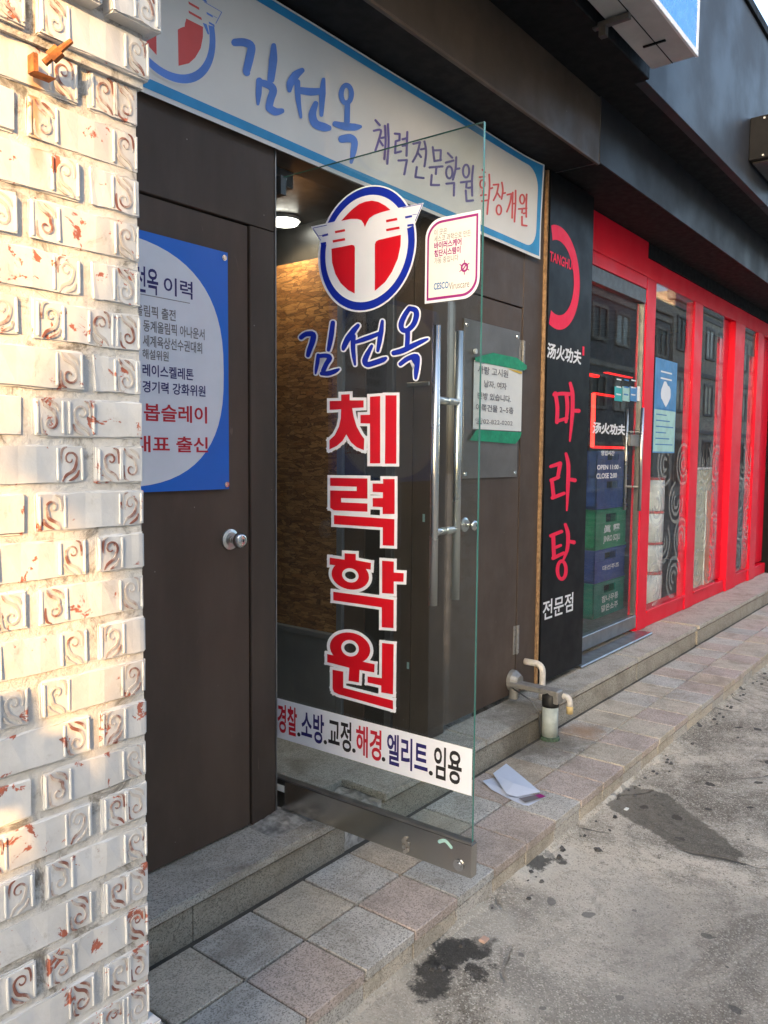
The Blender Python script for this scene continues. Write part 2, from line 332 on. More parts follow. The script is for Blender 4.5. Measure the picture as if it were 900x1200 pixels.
def box(x0, x1, y0, y1, z0, z1, bev=0.0, seg=1):
    bm = bmesh.new(); bmesh.ops.create_cube(bm, size=1)
    for v in bm.verts:
        v.co = Vector((x0 + (v.co.x + .5) * (x1 - x0), y0 + (v.co.y + .5) * (y1 - y0), z0 + (v.co.z + .5) * (z1 - z0)))
    if bev: bmesh.ops.bevel(bm, geom=bm.edges[:], offset=bev, segments=seg, affect='EDGES')
    bm.verts.index_update(); r = ([v.co.copy() for v in bm.verts], [[v.index for v in f.verts] for f in bm.faces]); bm.free(); return r
def join(*vfs):
    V, Fc, I = [], [], []
    for vf in vfs:
        k = len(V); V += list(vf[0]); Fc += [[i + k for i in f] for f in vf[1]]; I += list(vf[2]) if len(vf) > 2 else [0] * len(vf[1])
    return (V, Fc, I)
def setmat(vf, i): return (vf[0], vf[1], [i] * len(vf[1]))
def tube(path, r, n=12, cap=True):
    P = [Vector(p) for p in path]; rr = r if isinstance(r, (list, tuple)) else [r] * len(P); V, Fc = [], []
    up = Vector((0, 0, 1)); prev = None
    for i, p in enumerate(P):
        t = ((P[min(i + 1, len(P) - 1)] - P[i]).normalized() + (P[i] - P[max(i - 1, 0)]).normalized()).normalized()
        a = prev - t * prev.dot(t) if prev is not None else (up.cross(t) if abs(t.z) < .9 else Vector((1, 0, 0)).cross(t))
        a.normalize(); bb = t.cross(a); prev = a
        for k in range(n):
            an = 2 * math.pi * k / n; V.append(p + (a * math.cos(an) + bb * math.sin(an)) * rr[i])
    for i in range(len(P) - 1):
        for k in range(n): Fc.append([i * n + k, i * n + (k + 1) % n, (i + 1) * n + (k + 1) % n, (i + 1) * n + k])
    if cap: Fc.append(list(range(n))[::-1]); Fc.append([(len(P) - 1) * n + k for k in range(n)])
    return (V, Fc)
def arc(c, a, b, r, n=6):      # quarter bend around c from direction a to direction b
    c, a, b = Vector(c), Vector(a), Vector(b)
    return [c + (a * math.cos(t) + b * math.sin(t)) * r for t in [math.pi / 2 * i / n for i in range(n + 1)]]
# flat lettering -------------------------------------------------------------
STEP = 1e-5
def shapes(pl, polys, h):                 # polys: lists of (u, v)
    V, Fc = [], []; k = 0
    for q in polys:
        Fc.append(list(range(len(V), len(V) + len(q)))); V += [pl.pt(u, v, h + k * STEP) for u, v in q]; k += 1
    return (V, Fc)
def stroke(pts, grow=0.0, rnd=True):       # pts (x, y, w) in pixel space -> outline polygon
    P = [Vector((p[0], p[1])) for p in pts]; W = [p[2] / 2 + grow for p in pts]; n = len(P); L, Rr = [], []
    # subdivide (Catmull-Rom) for smooth brush strokes
    if n > 2:
        Q, WW = [], []
        for i in range(n - 1):
            p0, p1, p2, p3 = P[max(0, i - 1)], P[i], P[i + 1], P[min(n - 1, i + 2)]
            for s in range(4):
                t = s / 4; Q.append(.5 * ((2 * p1) + (p2 - p0) * t + (2 * p0 - 5 * p1 + 4 * p2 - p3) * t * t + (3 * p1 - p0 - 3 * p2 + p3) * t ** 3))
                WW.append(W[i] * (1 - t) + W[i + 1] * t)
        Q.append(P[-1]); WW.append(W[-1]); P, W, n = Q, WW, len(Q)
    for i in range(n):
        t = (P[min(i + 1, n - 1)] - P[max(i - 1, 0)])
        if t.length < 1e-6: t = Vector((1, 0))
        t.normalize(); nn = Vector((-t.y, t.x)); L.append(P[i] + nn * W[i]); Rr.append(P[i] - nn * W[i])
    t1 = (P[-1] - P[-2]).normalized(); n1 = Vector((-t1.y, t1.x)); t0 = (P[0] - P[1]).normalized(); n0 = Vector((t0.y, -t0.x)) * -1
    c1 = [P[-1] + (n1 * math.cos(a) + t1 * math.sin(a) * .9) * W[-1] for a in [math.pi * k / 6 for k in range(1, 6)]]
    c0 = [P[0] + (n0 * math.cos(a) + t0 * math.sin(a) * .9) * W[0] for a in [math.pi * k / 6 for k in range(1, 6)]]
    if not rnd: c0 = c1 = []
    return [tuple(p) for p in L + c1 + Rr[::-1] + c0]
def ringquads(cx, cy, rx, ry, w, grow=0.0, n=28, tilt=0.0):
    qs = []
    for k in range(n):
        a0, a1 = 2 * math.pi * k / n, 2 * math.pi * (k + 1) / n; q = []
        for a, s in ((a0, 1), (a1, 1), (a1, -1), (a0, -1)):
            x, y = math.cos(a) * (rx + s * (w / 2 + grow)), math.sin(a) * (ry + s * (w / 2 + grow)); q.append((cx + x, cy + y + tilt * x))
        qs.append(q)
    return qs
def topl(pl, zf, polys): return [[pl.px(*zf(p)) for p in q] for q in polys]
_T = {}
def text2d(body, bold=0.0):
    if (body, bold) in _T: return _T[(body, bold)]
    c = bpy.data.curves.new('t', 'FONT'); c.body = body; c.offset = bold; c.resolution_u = 3
    o = bpy.data.objects.new('t', c); COL.objects.link(o); bpy.context.view_layer.update()
    me = bpy.data.meshes.new_from_object(o.evaluated_get(bpy.context.evaluated_depsgraph_get()))
    V = [(v.co.x, v.co.y) for v in me.vertices]; Fc = [list(p.vertices) for p in me.polygons]
    bpy.data.objects.remove(o); bpy.data.curves.remove(c); bpy.data.meshes.remove(me)
    x0, x1 = min(v[0] for v in V), max(v[0] for v in V); y0, y1 = min(v[1] for v in V), max(v[1] for v in V)
    V = [((x - x0) / (x1 - x0), (y - y0) / (y1 - y0)) for x, y in V]
    _T[(body, bold)] = (V, Fc); return V, Fc
def text(name, body, mat, parent, pl, u0, u1, v0, v1, h=.001, bold=0.0, shear=0.0):
    V, Fc = text2d(body, bold)
    return obj(name, ([pl.pt(u0 + x * (u1 - u0) + shear * y * (v1 - v0), v0 + y * (v1 - v0), h) for x, y in V], Fc), mat, parent)
def text_px(name, body, mat, parent, pl, zf, tl, br, h=.001, bold=0.0, shear=0.0):
    a = pl.px(*zf(tl)); c = pl.px(*zf(br)); return text(name, body, mat, parent, pl, a[0], c[0], c[1], a[1], h, bold, shear)
def text_l(name, body, mat, parent, pl, zf, x0, y0, x1, yb, h=.001, bold=0.0, shear=0.0):   # top-left, right edge, bottom at the left
    a = pl.px(*zf((x0, y0))); c = pl.px(*zf((x0, yb))); e = pl.px(*zf((x1, yb))); return text(name, body, mat, parent, pl, a[0], e[0], c[1], a[1], h, bold, shear)
def rect(u0, u1, v0, v1): return [(u0, v0), (u1, v0), (u1, v1), (u0, v1)]
def slab(pl, poly, h0, h1):               # prism of a flat outline
    n = len(poly); V = [pl.pt(u, v, h0) for u, v in poly] + [pl.pt(u, v, h1) for u, v in poly]
    return (V, [list(range(n, 2 * n)), list(range(n))[::-1]] + [[i, (i + 1) % n, n + (i + 1) % n, n + i] for i in range(n)])
def pbox(pl, u0, u1, v0, v1, h0, h1): return slab(pl, rect(u0, u1, v0, v1), h0, h1)
def disc(pl, u, v, r, h0, h1, n=16): return slab(pl, [(u + r * math.cos(2 * math.pi * k / n), v + r * math.sin(2 * math.pi * k / n)) for k in range(n)], h0, h1)
def copy_tree(o, parent=None):
    c = o.copy(); COL.objects.link(c); c.parent = parent
    for ch in list(o.children): copy_tree(ch, c)
    return c
ident = lambda p: p
# ================================================================== THE SETTING
ZP, ZR = -.14, -.24
struct('road', box(-120, 200, -160, 30, ZR - .5, ZR), 'road_concrete')
# ---- pavement of granite tiles with a kerb
pave = struct('pavement', box(-1.2, 16, -.645, -.15, ZR + .002, ZP - .012), 'joint_dark')
P0, PITCH = 1.39, .2335
near = {0: ['granite_beige', 'granite_grey', 'granite_beige', 'granite_grey', 'granite_orange'], 1: ['granite_grey', 'granite_pink', 'granite_grey', 'granite_pink', 'granite_blue', 'granite_pink']}
tiles = {}
def tile(mat, loc, sx, sy, name='tile', th=.033):
    key = (mat, round(sx, 3), round(sy, 3), th)
    if key not in tiles:
        o = obj(name, box(-sx / 2, sx / 2, -sy / 2, sy / 2, -th, 0, .0025), mat, pave, loc=(0, 0, 0)); tiles[key] = o
    else:
        o = tiles[key].copy(); COL.objects.link(o); o.parent = pave
    o.location = loc; o.rotation_euler = (random.uniform(-.004, .004), random.uniform(-.004, .004), random.uniform(-.006, .006))
    return o
tmats = ['granite_grey', 'granite_pink', 'granite_beige', 'granite_grey', 'granite_blue', 'granite_pink']
for i in range(-7, 50):
    xc = P0 + (i + .5) * PITCH
    for r, (ya, yb) in enumerate(((-.201, -.432), (-.437, -.668))):
        k = i + 1
        if 0 <= k < len(near[r]): m = near[r][k]
        else:
            m = random.choice(['granite_grey', 'granite_pink', 'granite_beige', 'granite_blue', 'granite_grey', 'granite_orange'] if (i + r) % 2 else ['granite_grey', 'granite_pink', 'granite_pink', 'granite_beige'])
        tile(m, (xc, (ya + yb) / 2, ZP + random.uniform(-.0015, .0015)), PITCH - .007, abs(yb - ya) - .003)
    tile('granite_beige' if i % 3 else 'granite_grey', (xc + random.uniform(-.004, .004), -.628, ZP - .040), PITCH - .006, .066, 'kerb_stone', .066)
# rough cement fillet where kerb and road meet
V, Fc = [], []; n = 420
for i in range(n + 1):
    x = -.5 + i * .03; w = .002 + .07 * max(0, math.sin(x * 3.1 + .4) * .5 + math.sin(x * 7.7 + 1) * .3 + math.sin(x * 23) * .2 - .15 + (.3 if x > 3.4 else 0)); hh = .001 + .0035 * (1 + math.sin(x * 31) * math.sin(x * 13))
    V += [Vector((x, -.655, ZR + hh + .012)), Vector((x, -.672 - w * .4, ZR + hh)), Vector((x, -.675 - w, ZR - .001))]
    if i: k = 3 * (i - 1); Fc += [[k, k + 1, k + 4, k + 3], [k + 1, k + 2, k + 5, k + 4]]
obj('cement_fillet', (V, Fc), 'road_concrete', pave, smooth=True)
V, Fc = [], []; rg = random.Random(5)                 # crumbled bits lying along the kerb
for i in range(90):
    x = 3.3 + 4.2 * rg.random() ** 1.3 if i > 25 else rg.uniform(1.3, 3.3); y = -.685 - abs(rg.gauss(0, .045)); s = rg.uniform(.004, .014); k = len(V)
    for dz in (0, 1):
        for t in range(5): a = t * 1.256 + rg.uniform(-.3, .3); V.append(Vector((x + s * math.cos(a) * (1 - .35 * dz) * 1.4, y + s * math.sin(a) * (1 - .35 * dz), ZR - .001 + dz * s * .6)))
    Fc += [[k + 5, k + 6, k + 7, k + 8, k + 9]] + [[k + t, k + (t + 1) % 5, k + 5 + (t + 1) % 5, k + 5 + t] for t in range(5)]
o = obj('rubble', (V, Fc), 'rubble_dark'); o['kind'] = 'stuff'; o['label'] = 'dark crumbs of broken mortar scattered along the foot of the kerb'; o['category'] = 'rubble'
# ---- granite step before the academy
step = struct('entrance_step', box(.8, 3.88, -.14, .02, ZP - .06, -.034), 'cement')
def slabs(parent, xs, mt, mr, rz):
    for a, b_ in zip(xs[:-1], xs[1:]):
        obj('slab', box(a + .002, b_ - .002, -.193, .03, -.031, random.uniform(-.002, .001), .004, 2), mt, parent)
    for a, b_ in zip(rz[:-1], rz[1:]):
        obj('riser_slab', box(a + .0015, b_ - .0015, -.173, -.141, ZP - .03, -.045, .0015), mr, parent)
slabs(step, [.8, 2.10], 'granite_step', 'granite_riser', [.8, 1.42, 2.10])
slabs(step, [2.31, 3.05, 3.74], 'granite_step', 'granite_riser', [2.31, 2.9, 3.5, 3.74])
g = [(2.10 + .21 * i / 8, -.176 + .2 * j / 6) for j in range(7) for i in range(9)]
V = [Vector((x, y, -.030 + random.uniform(-.006, .008) + (.012 if x < 2.14 else 0))) for x, y in g]; Fc = [[j * 9 + i, j * 9 + i + 1, (j + 1) * 9 + i + 1, (j + 1) * 9 + i] for j in range(6) for i in range(8)]
V += [Vector((2.10 + .21 * i / 8, -.17 + random.uniform(-.004, .002), ZP - .01)) for i in range(9)]; Fc += [[i, 63 + i, 64 + i, i + 1] for i in range(8)]
obj('rough_cement', (V, Fc), 'cement', step, smooth=True)
V, Fc = [], []                                     # smeared cement at the jamb foot
for j in range(7):
    for i in range(13):
        x = 1.80 + .29 * i / 12; y = -.125 + .13 * j / 6; e = min(i, 12 - i) / 3; e2 = min(j, 6) / 3
        V.append(Vector((x, y + random.uniform(-.006, .006), -.002 + .022 * min(1, e) * min(1, e2) * random.uniform(.3, 1))))
Fc = [[j * 13 + i, j * 13 + i + 1, (j + 1) * 13 + i + 1, (j + 1) * 13 + i] for j in range(6) for i in range(12)]
obj('cement_smear', (V, Fc), 'cement', step, smooth=True)
sstep = struct('shop_step', box(3.75, 14, -.14, .32, ZP - .06, -.034), 'cement')
for a in [3.74, 4.95, 6.2, 7.4, 8.6, 9.8, 11, 12.2]:
    obj('slab', box(a + .002, a + 1.2, -.186, .34, -.031, random.uniform(-.001, .001), .004, 2), 'granite_step', sstep)
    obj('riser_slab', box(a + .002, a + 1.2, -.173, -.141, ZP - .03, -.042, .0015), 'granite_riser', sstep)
struct('floor', box(1.5, 2.9, .03, 4.2, -.08, -.006), 'granite_step')

# ================================================================== ACADEMY BUILDING
ac = thing('academy_building', 'dark brown panelled shopfront with a projecting brown fascia above the banner', 'building', (2.4, .05, 0))
def apart(name, vf, m): return obj(name, vf, m, ac)
apart('wall_panel', box(.80, 1.925, .002, .10, 2.037, 2.90, .002), 'brown_frame')
apart('door_jamb', box(1.812, 1.924, .000, .10, .004, 2.034, .003), 'brown_frame')
apart('lintel', box(1.93, 2.86, .004, .12, 2.31, 2.90), 'brown_frame')
apart('door_jamb', box(2.863, 2.992, .000, .10, .004, 2.90, .003), 'brown_frame')
apart('wall_panel', box(2.994, 3.665, .002, .10, 2.04, 2.90, .002), 'brown_frame')
apart('wall_panel', box(3.668, 3.877, .001, .10, .035, 2.90, .003), 'brown_frame')
apart('jamb_edge', box(1.9245, 1.9295, -.002, .10, .004, 2.31, .001), 'alu_grey')
apart('soffit', box(.5, 3.945, -.255, .0, 2.785, 2.82), 'soffit_black')
apart('fascia', box(.5, 3.948, -.262, -.256, 2.782, 3.104, .001), 'brown_fascia')
apart('fascia_trim', box(.5, 3.950, -.266, -.250, 2.772, 2.784, .002), 'brown_frame')
apart('upper_front', box(.3, 3.915, -.525, .0, 3.108, 4.6, .004), 'black_void')
apart('back_wall', box(.82, 3.86, .105, .2, 2.42, 4.6), 'dark_wall')
# inner porch
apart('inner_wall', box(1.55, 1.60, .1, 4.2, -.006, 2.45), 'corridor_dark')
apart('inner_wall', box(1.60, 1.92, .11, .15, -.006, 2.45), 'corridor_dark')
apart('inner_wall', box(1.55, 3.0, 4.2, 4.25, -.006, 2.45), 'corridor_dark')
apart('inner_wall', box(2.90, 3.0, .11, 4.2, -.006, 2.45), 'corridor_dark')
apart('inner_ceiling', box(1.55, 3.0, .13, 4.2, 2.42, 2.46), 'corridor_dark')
apart('reveal_panel', box(2.870, 2.898, .11, .205, 0, 2.41), 'brown_paint')
apart('reveal_post', box(2.852, 2.898, .207, .245, 0, 2.41, .003), 'alu_dark')
apart('reveal_panel', box(2.874, 2.898, .247, .38, 0, 2.41), 'corridor_dark')
apart('reveal_panel', box(2.866, 2.898, .382, .505, 0, 2.41), 'brown_paint')
apart('reveal_post', box(2.850, 2.898, .507, .545, 0, 2.41, .003), 'wainscot_grey')
ob = obj('strand_board_panel', box(2.862, 2.88, .548, 2.3, .41, 2.23), 'strand_board'); tag(ob, 'brown chipboard sheet lining the porch wall behind the glass door', 'board')
ob = thing('wainscot', 'grey low cladding below the chipboard inside the porch', 'cladding', (2.86, 1.2, 0))
for k in range(4): obj('cladding_panel', box(2.858, 2.88, .552 + k * .42, .966 + k * .42, 0, .375, .003), 'wainscot_grey', ob)
obj('cap_rail', box(2.842, 2.88, .55, 2.3, .377, .408, .004), 'wainscot_grey', ob)
lp = PZ(333, 256, 2.418)
lm = thing('ceiling_lamp', 'round white downlight glowing in the porch ceiling', 'lamp', (lp.x, lp.y, 2.418))
obj('diffuser', tube([(lp.x, lp.y, 2.417), (lp.x, lp.y, 2.392)], .065, 24), 'lamp_glow', lm)
obj('trim_ring', join(tube([(lp.x, lp.y, 2.4185), (lp.x, lp.y, 2.404)], .078, 24)), 'panel_white', lm)
ld = bpy.data.lights.new('downlight', 'SPOT'); ld.energy = 5; ld.color = (1, .76, .48); ld.spot_size = R_(140); ld.spot_blend = .5; ld.shadow_soft_size = .05
lo = bpy.data.objects.new('downlight', ld); COL.objects.link(lo); lo.location = (lp.x, lp.y, 2.38)
cl = thing('door_closer', 'dark metal door closer above the glass door hinge', 'door closer', (2.03, .1, 2.25))
obj('body', box(1.975, 2.115, .10, .15, 2.245, 2.305, .004), 'alu_dark', cl); obj('arm', box(1.99, 2.01, .03, .12, 2.236, 2.243), 'alu_grey', cl)

FAC = Plane((0, 0, 0), (1, 0, 0), (0, 0, 1))
# ---- left brown door
ld_ = thing('wooden_door', 'closed dark brown door with a blue poster, beside the white brick pillar', 'door', (1.3, .02, .005))
obj('leaf', box(.83, 1.806, .006, .045, .006, 2.030, .002), 'brown_paint', ld_)
def knob(parent, x, z, y0=0.0):
    k = obj('knob', join(tube([(x, y0 - .010, z), (x, y0 - .03, z)], [.012, .012]), tube([(x, y0 - .028, z), (x, y0 - .036, z), (x, y0 - .05, z), (x, y0 - .062, z), (x, y0 - .068, z)], [.012, .022, .027, .024, .013], 20)), 'chrome', parent, smooth=True)
    obj('rose', tube([(x, y0 + .004, z), (x, y0 - .006, z), (x, y0 - .011, z)], [.034, .034, .024], 24), 'steel', k)
    obj('keyway', box(x - .0015, x + .0015, y0 - .0695, y0 - .067, z - .005, z + .005), 'ink_black', k)
knob(ld_, 1.722, 1.006, .006)
# ---- blue poster on it
PO = Plane((0, -.006, 0), (1, 0, 0), (0, 0, 1))
po = thing('poster', 'blue and white poster with Korean lettering screwed to the brown door beside the pillar', 'poster', (1.33, -.006, 1.17))
obj('backing', pbox(PO, .95, 1.711, 1.172, 1.924, -.004, .0), 'poster_blue', po)
el = []
for k in range(64):
    a = 2 * math.pi * k / 64; ca, sa = math.cos(a), math.sin(a); q = .78
    el.append((max(.953, 1.295 + .396 * math.copysign(abs(ca) ** q, ca)), 1.545 + .358 * math.copysign(abs(sa) ** q, sa)))
obj('white_field', shapes(PO, [el], .0006), 'poster_white', po)
zq = zoom(160, 300, 4.286)
obj('title_line', shapes(PO, [rect(1.05, 1.56, 1.742, 1.744)], .0012), 'ink_grey', po)
for body, m, x0, y0, x1, yb, bo in [('김선옥', 'ink_navy', -75, 28, 108, 165, .02), ('이력', 'ink_navy', 135, 100, 280, 192, .012), ('올림픽 출전', 'ink_grey', -8, 236, 195, 296, .014),
        ('동계올림픽 아나운서', 'ink_grey', 32, 318, 340, 378, .014), ('세계육상선수권대회', 'ink_grey', 30, 393, 328, 453, .014), ('해설위원', 'ink_grey', 28, 464, 160, 516, .014),
        ('레이스켈레톤', 'ink_navy', 28, 540, 285, 602, .018), ('경기력 강화위원', 'ink_navy', 28, 624, 345, 684, .018), ('봅슬레이', 'ink_red', 35, 738, 353, 828, .02), ('대표 출신', 'ink_red', -12, 900, 358, 985, .02)]:
    text_l('lettering', body, m, po, PO, zq, x0, y0, x1, yb, .0013, bo)
for x, z in ((1.695, 1.905), (1.70, 1.187)): obj('screw', join(disc(PO, x, z, .009, 0, .004), disc(PO, x, z, .006, .004, .007)), 'chrome', po, smooth=False)

# ---- right brown door
rd = thing('wooden_door', 'narrow dark brown door with a steel plate, right of the glass door', 'door', (3.33, .02, .03))
obj('leaf', box(2.996, 3.662, .004, .045, .035, 2.034, .003), 'brown_paint', rd)
knob(rd, 3.145, .962, .004)
for z in (1.80, .32):
    h = obj('hinge', join(box(3.637, 3.659, .000, .006, z - .075, z + .075, .001), box(3.668, 3.69, -.003, .003, z - .075, z + .075, .001), tube([(3.6635, -.005, z - .075), (3.6635, -.005, z + .075)], .006, 10)), 'zinc', rd)
    for dz in (-.055, -.02, .02, .055):
        obj('screw', join(tube([(3.648, .0012, z + dz), (3.648, -.002, z + dz)], .0035, 8), tube([(3.679, -.002, z + dz), (3.679, -.005, z + dz)], .0035, 8)), 'chrome', h)
# ---- steel plate and paper notice
pt = thing('steel_plate', 'blank brushed steel plate screwed to the right brown door', 'plate', (3.38, 0, 1.17))
obj('sheet', box(3.108, 3.628, -.004, .0035, 1.178, 1.912, .001), 'plate_steel', pt)
for x, z in ((3.13, 1.885), (3.605, 1.885), (3.135, 1.20), (3.605, 1.20)): obj('screw', tube([(x, -.003, z), (x, -.008, z)], [.012, .009], 12), 'chrome', pt)
NO = Plane((0, -.0065, 0), (1, 0, 0), (0, 0, 1)); zn = zoom(535, 400, 9.23)
no = thing('paper_notice', 'white paper notice with black Korean handwriting fixed by green tape', 'notice', (3.42, -.006, 1.34))
a = NO.px(*zn((185, 205))); c = NO.px(*zn((695, 975)))
V, Fc = [], []
for j in range(9):
    for i in range(9):
        u = a[0] + (c[0] - a[0]) * i / 8; v = c[1] + (a[1] - c[1]) * j / 8; V.append(NO.pt(u, v, .002 + .0035 * math.sin(i / 8 * math.pi) * (1 + .3 * math.sin(j))))
Fc = [[j * 9 + i, j * 9 + i + 1, (j + 1) * 9 + i + 1, (j + 1) * 9 + i] for j in range(8) for i in range(8)]
obj('sheet', (V, Fc), 'paper_white', no, smooth=True)
for body, x0, y0, x1, yb in [('사랑 고시원', 215, 258, 545, 345), ('남자, 여자', 285, 418, 528, 498), ('빈방 있습니다.', 215, 545, 575, 622), ('이쪽건물 2~5층', 195, 672, 602, 750), ('☎02-822-0202', 190, 825, 592, 895)]:
    text_l('lettering', body, 'ink_grey', no, NO, zn, x0, y0, x1, yb, .0075, .0 if '02' in body else .01)
def tape(name, ptsz, m, h):
    P = [NO.px(*zn(p)) for p in ptsz]; obj(name, slab(NO, P, h - .001, h), m, no)
tape('tape_strip', [(185, 215), (700, 318), (745, 300), (745, 262), (640, 180), (380, 125), (285, 150), (185, 175)], 'tape_green', .008)
tape('tape_strip', [(130, 1070), (200, 955), (690, 985), (670, 1050), (620, 1110)], 'tape_green', .008)
tape('tape_strip', [(540, 296), (694, 330), (694, 355), (620, 330)], 'tape_yellow', .0072)
obj('pin', tube([NO.pt(*NO.px(*zn((193, 108))), 0), NO.pt(*NO.px(*zn((193, 108))), .012)], .012, 12), 'keg_white', no)

# ================================================================== BANNER
class Cloth(Plane):
    def pt(s, u, v, h=0.0):
        rip = .0025 * math.sin(u * 3.1 + v * 2) + .0012 * math.sin(u * 7.3 - v * 5) + .012 * max(0, (u - 3.55) / .24) ** 2 * (.4 + max(0, (v - 2.5) / .28))
        return s.O + s.U * u + s.V * v + s.N * (h + rip)
BA = Cloth((0, -.022, 0), (1, 0, 0), (0, 0, 1))
ba = thing('banner', 'long white cloth banner with blue edges and brush lettering above the doors', 'banner', (2.1, -.02, 2.3))
nx, nz = 90, 8; V = [BA.pt(.35 + 3.44 * i / nx, 2.302 + .474 * j / nz, 0) for j in range(nz + 1) for i in range(nx + 1)]
Fc = [[j * (nx + 1) + i, j * (nx + 1) + i + 1, (j + 1) * (nx + 1) + i + 1, (j + 1) * (nx + 1) + i] for j in range(nz) for i in range(nx)]
obj('cloth', (V, Fc), 'banner_cloth', ba, smooth=True)
bo, bi = [], []                                   # border: outer rectangle, inner rounded rectangle
U1, V0, V1, rr = 3.776, 2.316, 2.768, .10
for i in range(61): u = .4 + (3.64 - .4) * i / 60; bo.append((u, V0)); bi.append((u, V0 + .030))
for k in range(1, 9): a = -math.pi / 2 + math.pi / 2 * k / 8; t = k / 8; bo.append((3.64 + (U1 - 3.64) * min(1, t * 2), V0 + (max(0, t * 2 - 1)) * .13)); bi.append((3.64 + rr * math.cos(a), V0 + .03 + rr + rr * math.sin(a)))
for k in range(0, 9): a = math.pi / 2 * k / 8; t = k / 8; bo.append((U1 - (U1 - 3.64) * max(0, t * 2 - 1), V1 - .13 + .13 * min(1, t * 2))); bi.append((3.64 + rr * math.cos(a), V1 - .03 - rr + rr * math.sin(a)))
for i in range(61): u = 3.64 - (3.64 - .4) * i / 60; bo.append((u, V1)); bi.append((u, V1 - .030))
V = [BA.pt(*p, .0012) for p in bo] + [BA.pt(*p, .0012) for p in bi]; n = len(bo)
obj('blue_border', (V, [[i, i + 1, n + i + 1, n + i] for i in range(n - 1)]), 'banner_blue', ba)
zb = zoom(260, 30, 5)
BR1 = [[(75, 98, 36), (130, 98, 40), (172, 122, 40), (162, 190, 42), (145, 262, 38), (148, 280, 28)], [(303, 115, 20), (300, 200, 42), (286, 318, 34)],
    [(218, 320, 28), (214, 400, 28), (210, 462, 8)], [(222, 332, 30), (280, 352, 38), (300, 382, 38), (285, 430, 38), (275, 475, 34)], [(275, 482, 36), (312, 505, 38), (352, 500, 22)],
    [(470, 262, 22), (430, 292, 42), (400, 340, 38), (395, 382, 16)], [(440, 330, 28), (446, 430, 24), (463, 538, 8)], [(455, 380, 32), (520, 388, 38), (578, 385, 30)], [(594, 315, 14), (588, 400, 32), (583, 525, 14)],
    [(550, 455, 22), (530, 520, 38), (548, 575, 42), (600, 595, 42), (628, 600, 26)], [(735, 450, 24), (733, 565, 26)], [(662, 575, 24), (720, 590, 38), (780, 595, 34), (812, 592, 12)], [(702, 665, 36), (750, 660, 42), (776, 682, 34), (771, 740, 28), (758, 802, 10)]]
obj('lettering', shapes(BA, topl(BA, zb, [stroke(s, 4.0) for s in BR1] + ringquads(728, 402, 30, 52, 30)), .0022), 'ink_paleblue', ba)
def w(ss, wd): return [[(x, y, wd) for x, y in s] for s in ss]
zc = zoom(430, 130, 6.43); zd = zoom(540, 190, 9)
HW = [[(62, 70), (95, 108)], [(50, 150), (102, 145), (90, 210), (62, 300)], [(88, 215), (118, 262)], [(104, 205), (130, 200)], [(132, 112), (138, 230), (128, 365)], [(155, 100), (160, 240), (150, 400)],
    [(205, 172), (242, 175)], [(242, 175), (240, 222)], [(240, 222), (212, 230)], [(212, 230), (208, 318)], [(208, 318), (252, 306)], [(298, 160), (292, 340)], [(262, 215), (292, 208)], [(262, 265), (292, 258)], [(232, 375), (295, 372)], [(295, 372), (275, 480)],
    [(342, 250), (392, 238)], [(392, 238), (372, 320), (338, 385)], [(372, 312), (400, 350)], [(425, 232), (438, 310), (425, 420)], [(398, 292), (432, 286)], [(368, 425), (358, 500)], [(358, 500), (420, 508)],
    [(487, 275), (500, 380)], [(492, 300), (548, 298)], [(548, 298), (545, 375)], [(500, 380), (550, 372)], [(462, 428), (562, 420)], [(515, 425), (510, 478)], [(480, 485), (474, 560)], [(474, 560), (536, 560)],
    [(600, 320), (635, 355)], [(585, 392), (645, 376)], [(665, 350), (660, 440), (640, 520)], [(660, 440), (690, 435)], [(590, 550), (650, 545)], [(650, 545), (648, 640)],
    [(700, 540), (785, 530)], [(745, 540), (742, 580)], [(795, 415), (786, 520), (788, 640)], [(755, 582), (785, 577)], [(738, 600), (745, 680)], [(745, 680), (795, 675)]]
polys = [stroke(s) for s in w(HW, 17)] + ringquads(612, 465, 24, 45, 17) + ringquads(740, 455, 24, 48, 17)
obj('lettering', shapes(BA, topl(BA, zc, polys), .0022), 'ink_purple', ba)
HR = [[(222, 80), (250, 108)], [(190, 160), (246, 154)], [(205, 352), (262, 346)], [(228, 296), (228, 350)], [(295, 130), (300, 250), (290, 390)], [(300, 282), (330, 272)], [(215, 412), (285, 402)], [(285, 402), (272, 550)],
    [(340, 240), (395, 235)], [(395, 235), (375, 330), (340, 405)], [(380, 322), (410, 370)], [(430, 215), (440, 300), (425, 390)], [(440, 332), (465, 325)],
    [(485, 345), (530, 335)], [(530, 335), (515, 430), (480, 525)], [(545, 320), (540, 440), (535, 590)], [(545, 440), (572, 435)], [(575, 300), (572, 450), (560, 630)],
    [(605, 495), (690, 488)], [(645, 495), (640, 535)], [(690, 340), (685, 450), (685, 580)], [(655, 542), (685, 537)], [(640, 575), (640, 665)], [(640, 665), (690, 672)]]
polys = [stroke(s) for s in w(HR, 19)] + ringquads(222, 232, 24, 42, 19) + ringquads(395, 505, 26, 50, 19) + ringquads(642, 392, 24, 48, 19)
obj('lettering', shapes(BA, topl(BA, zd, polys), .0022), 'ink_coral', ba)

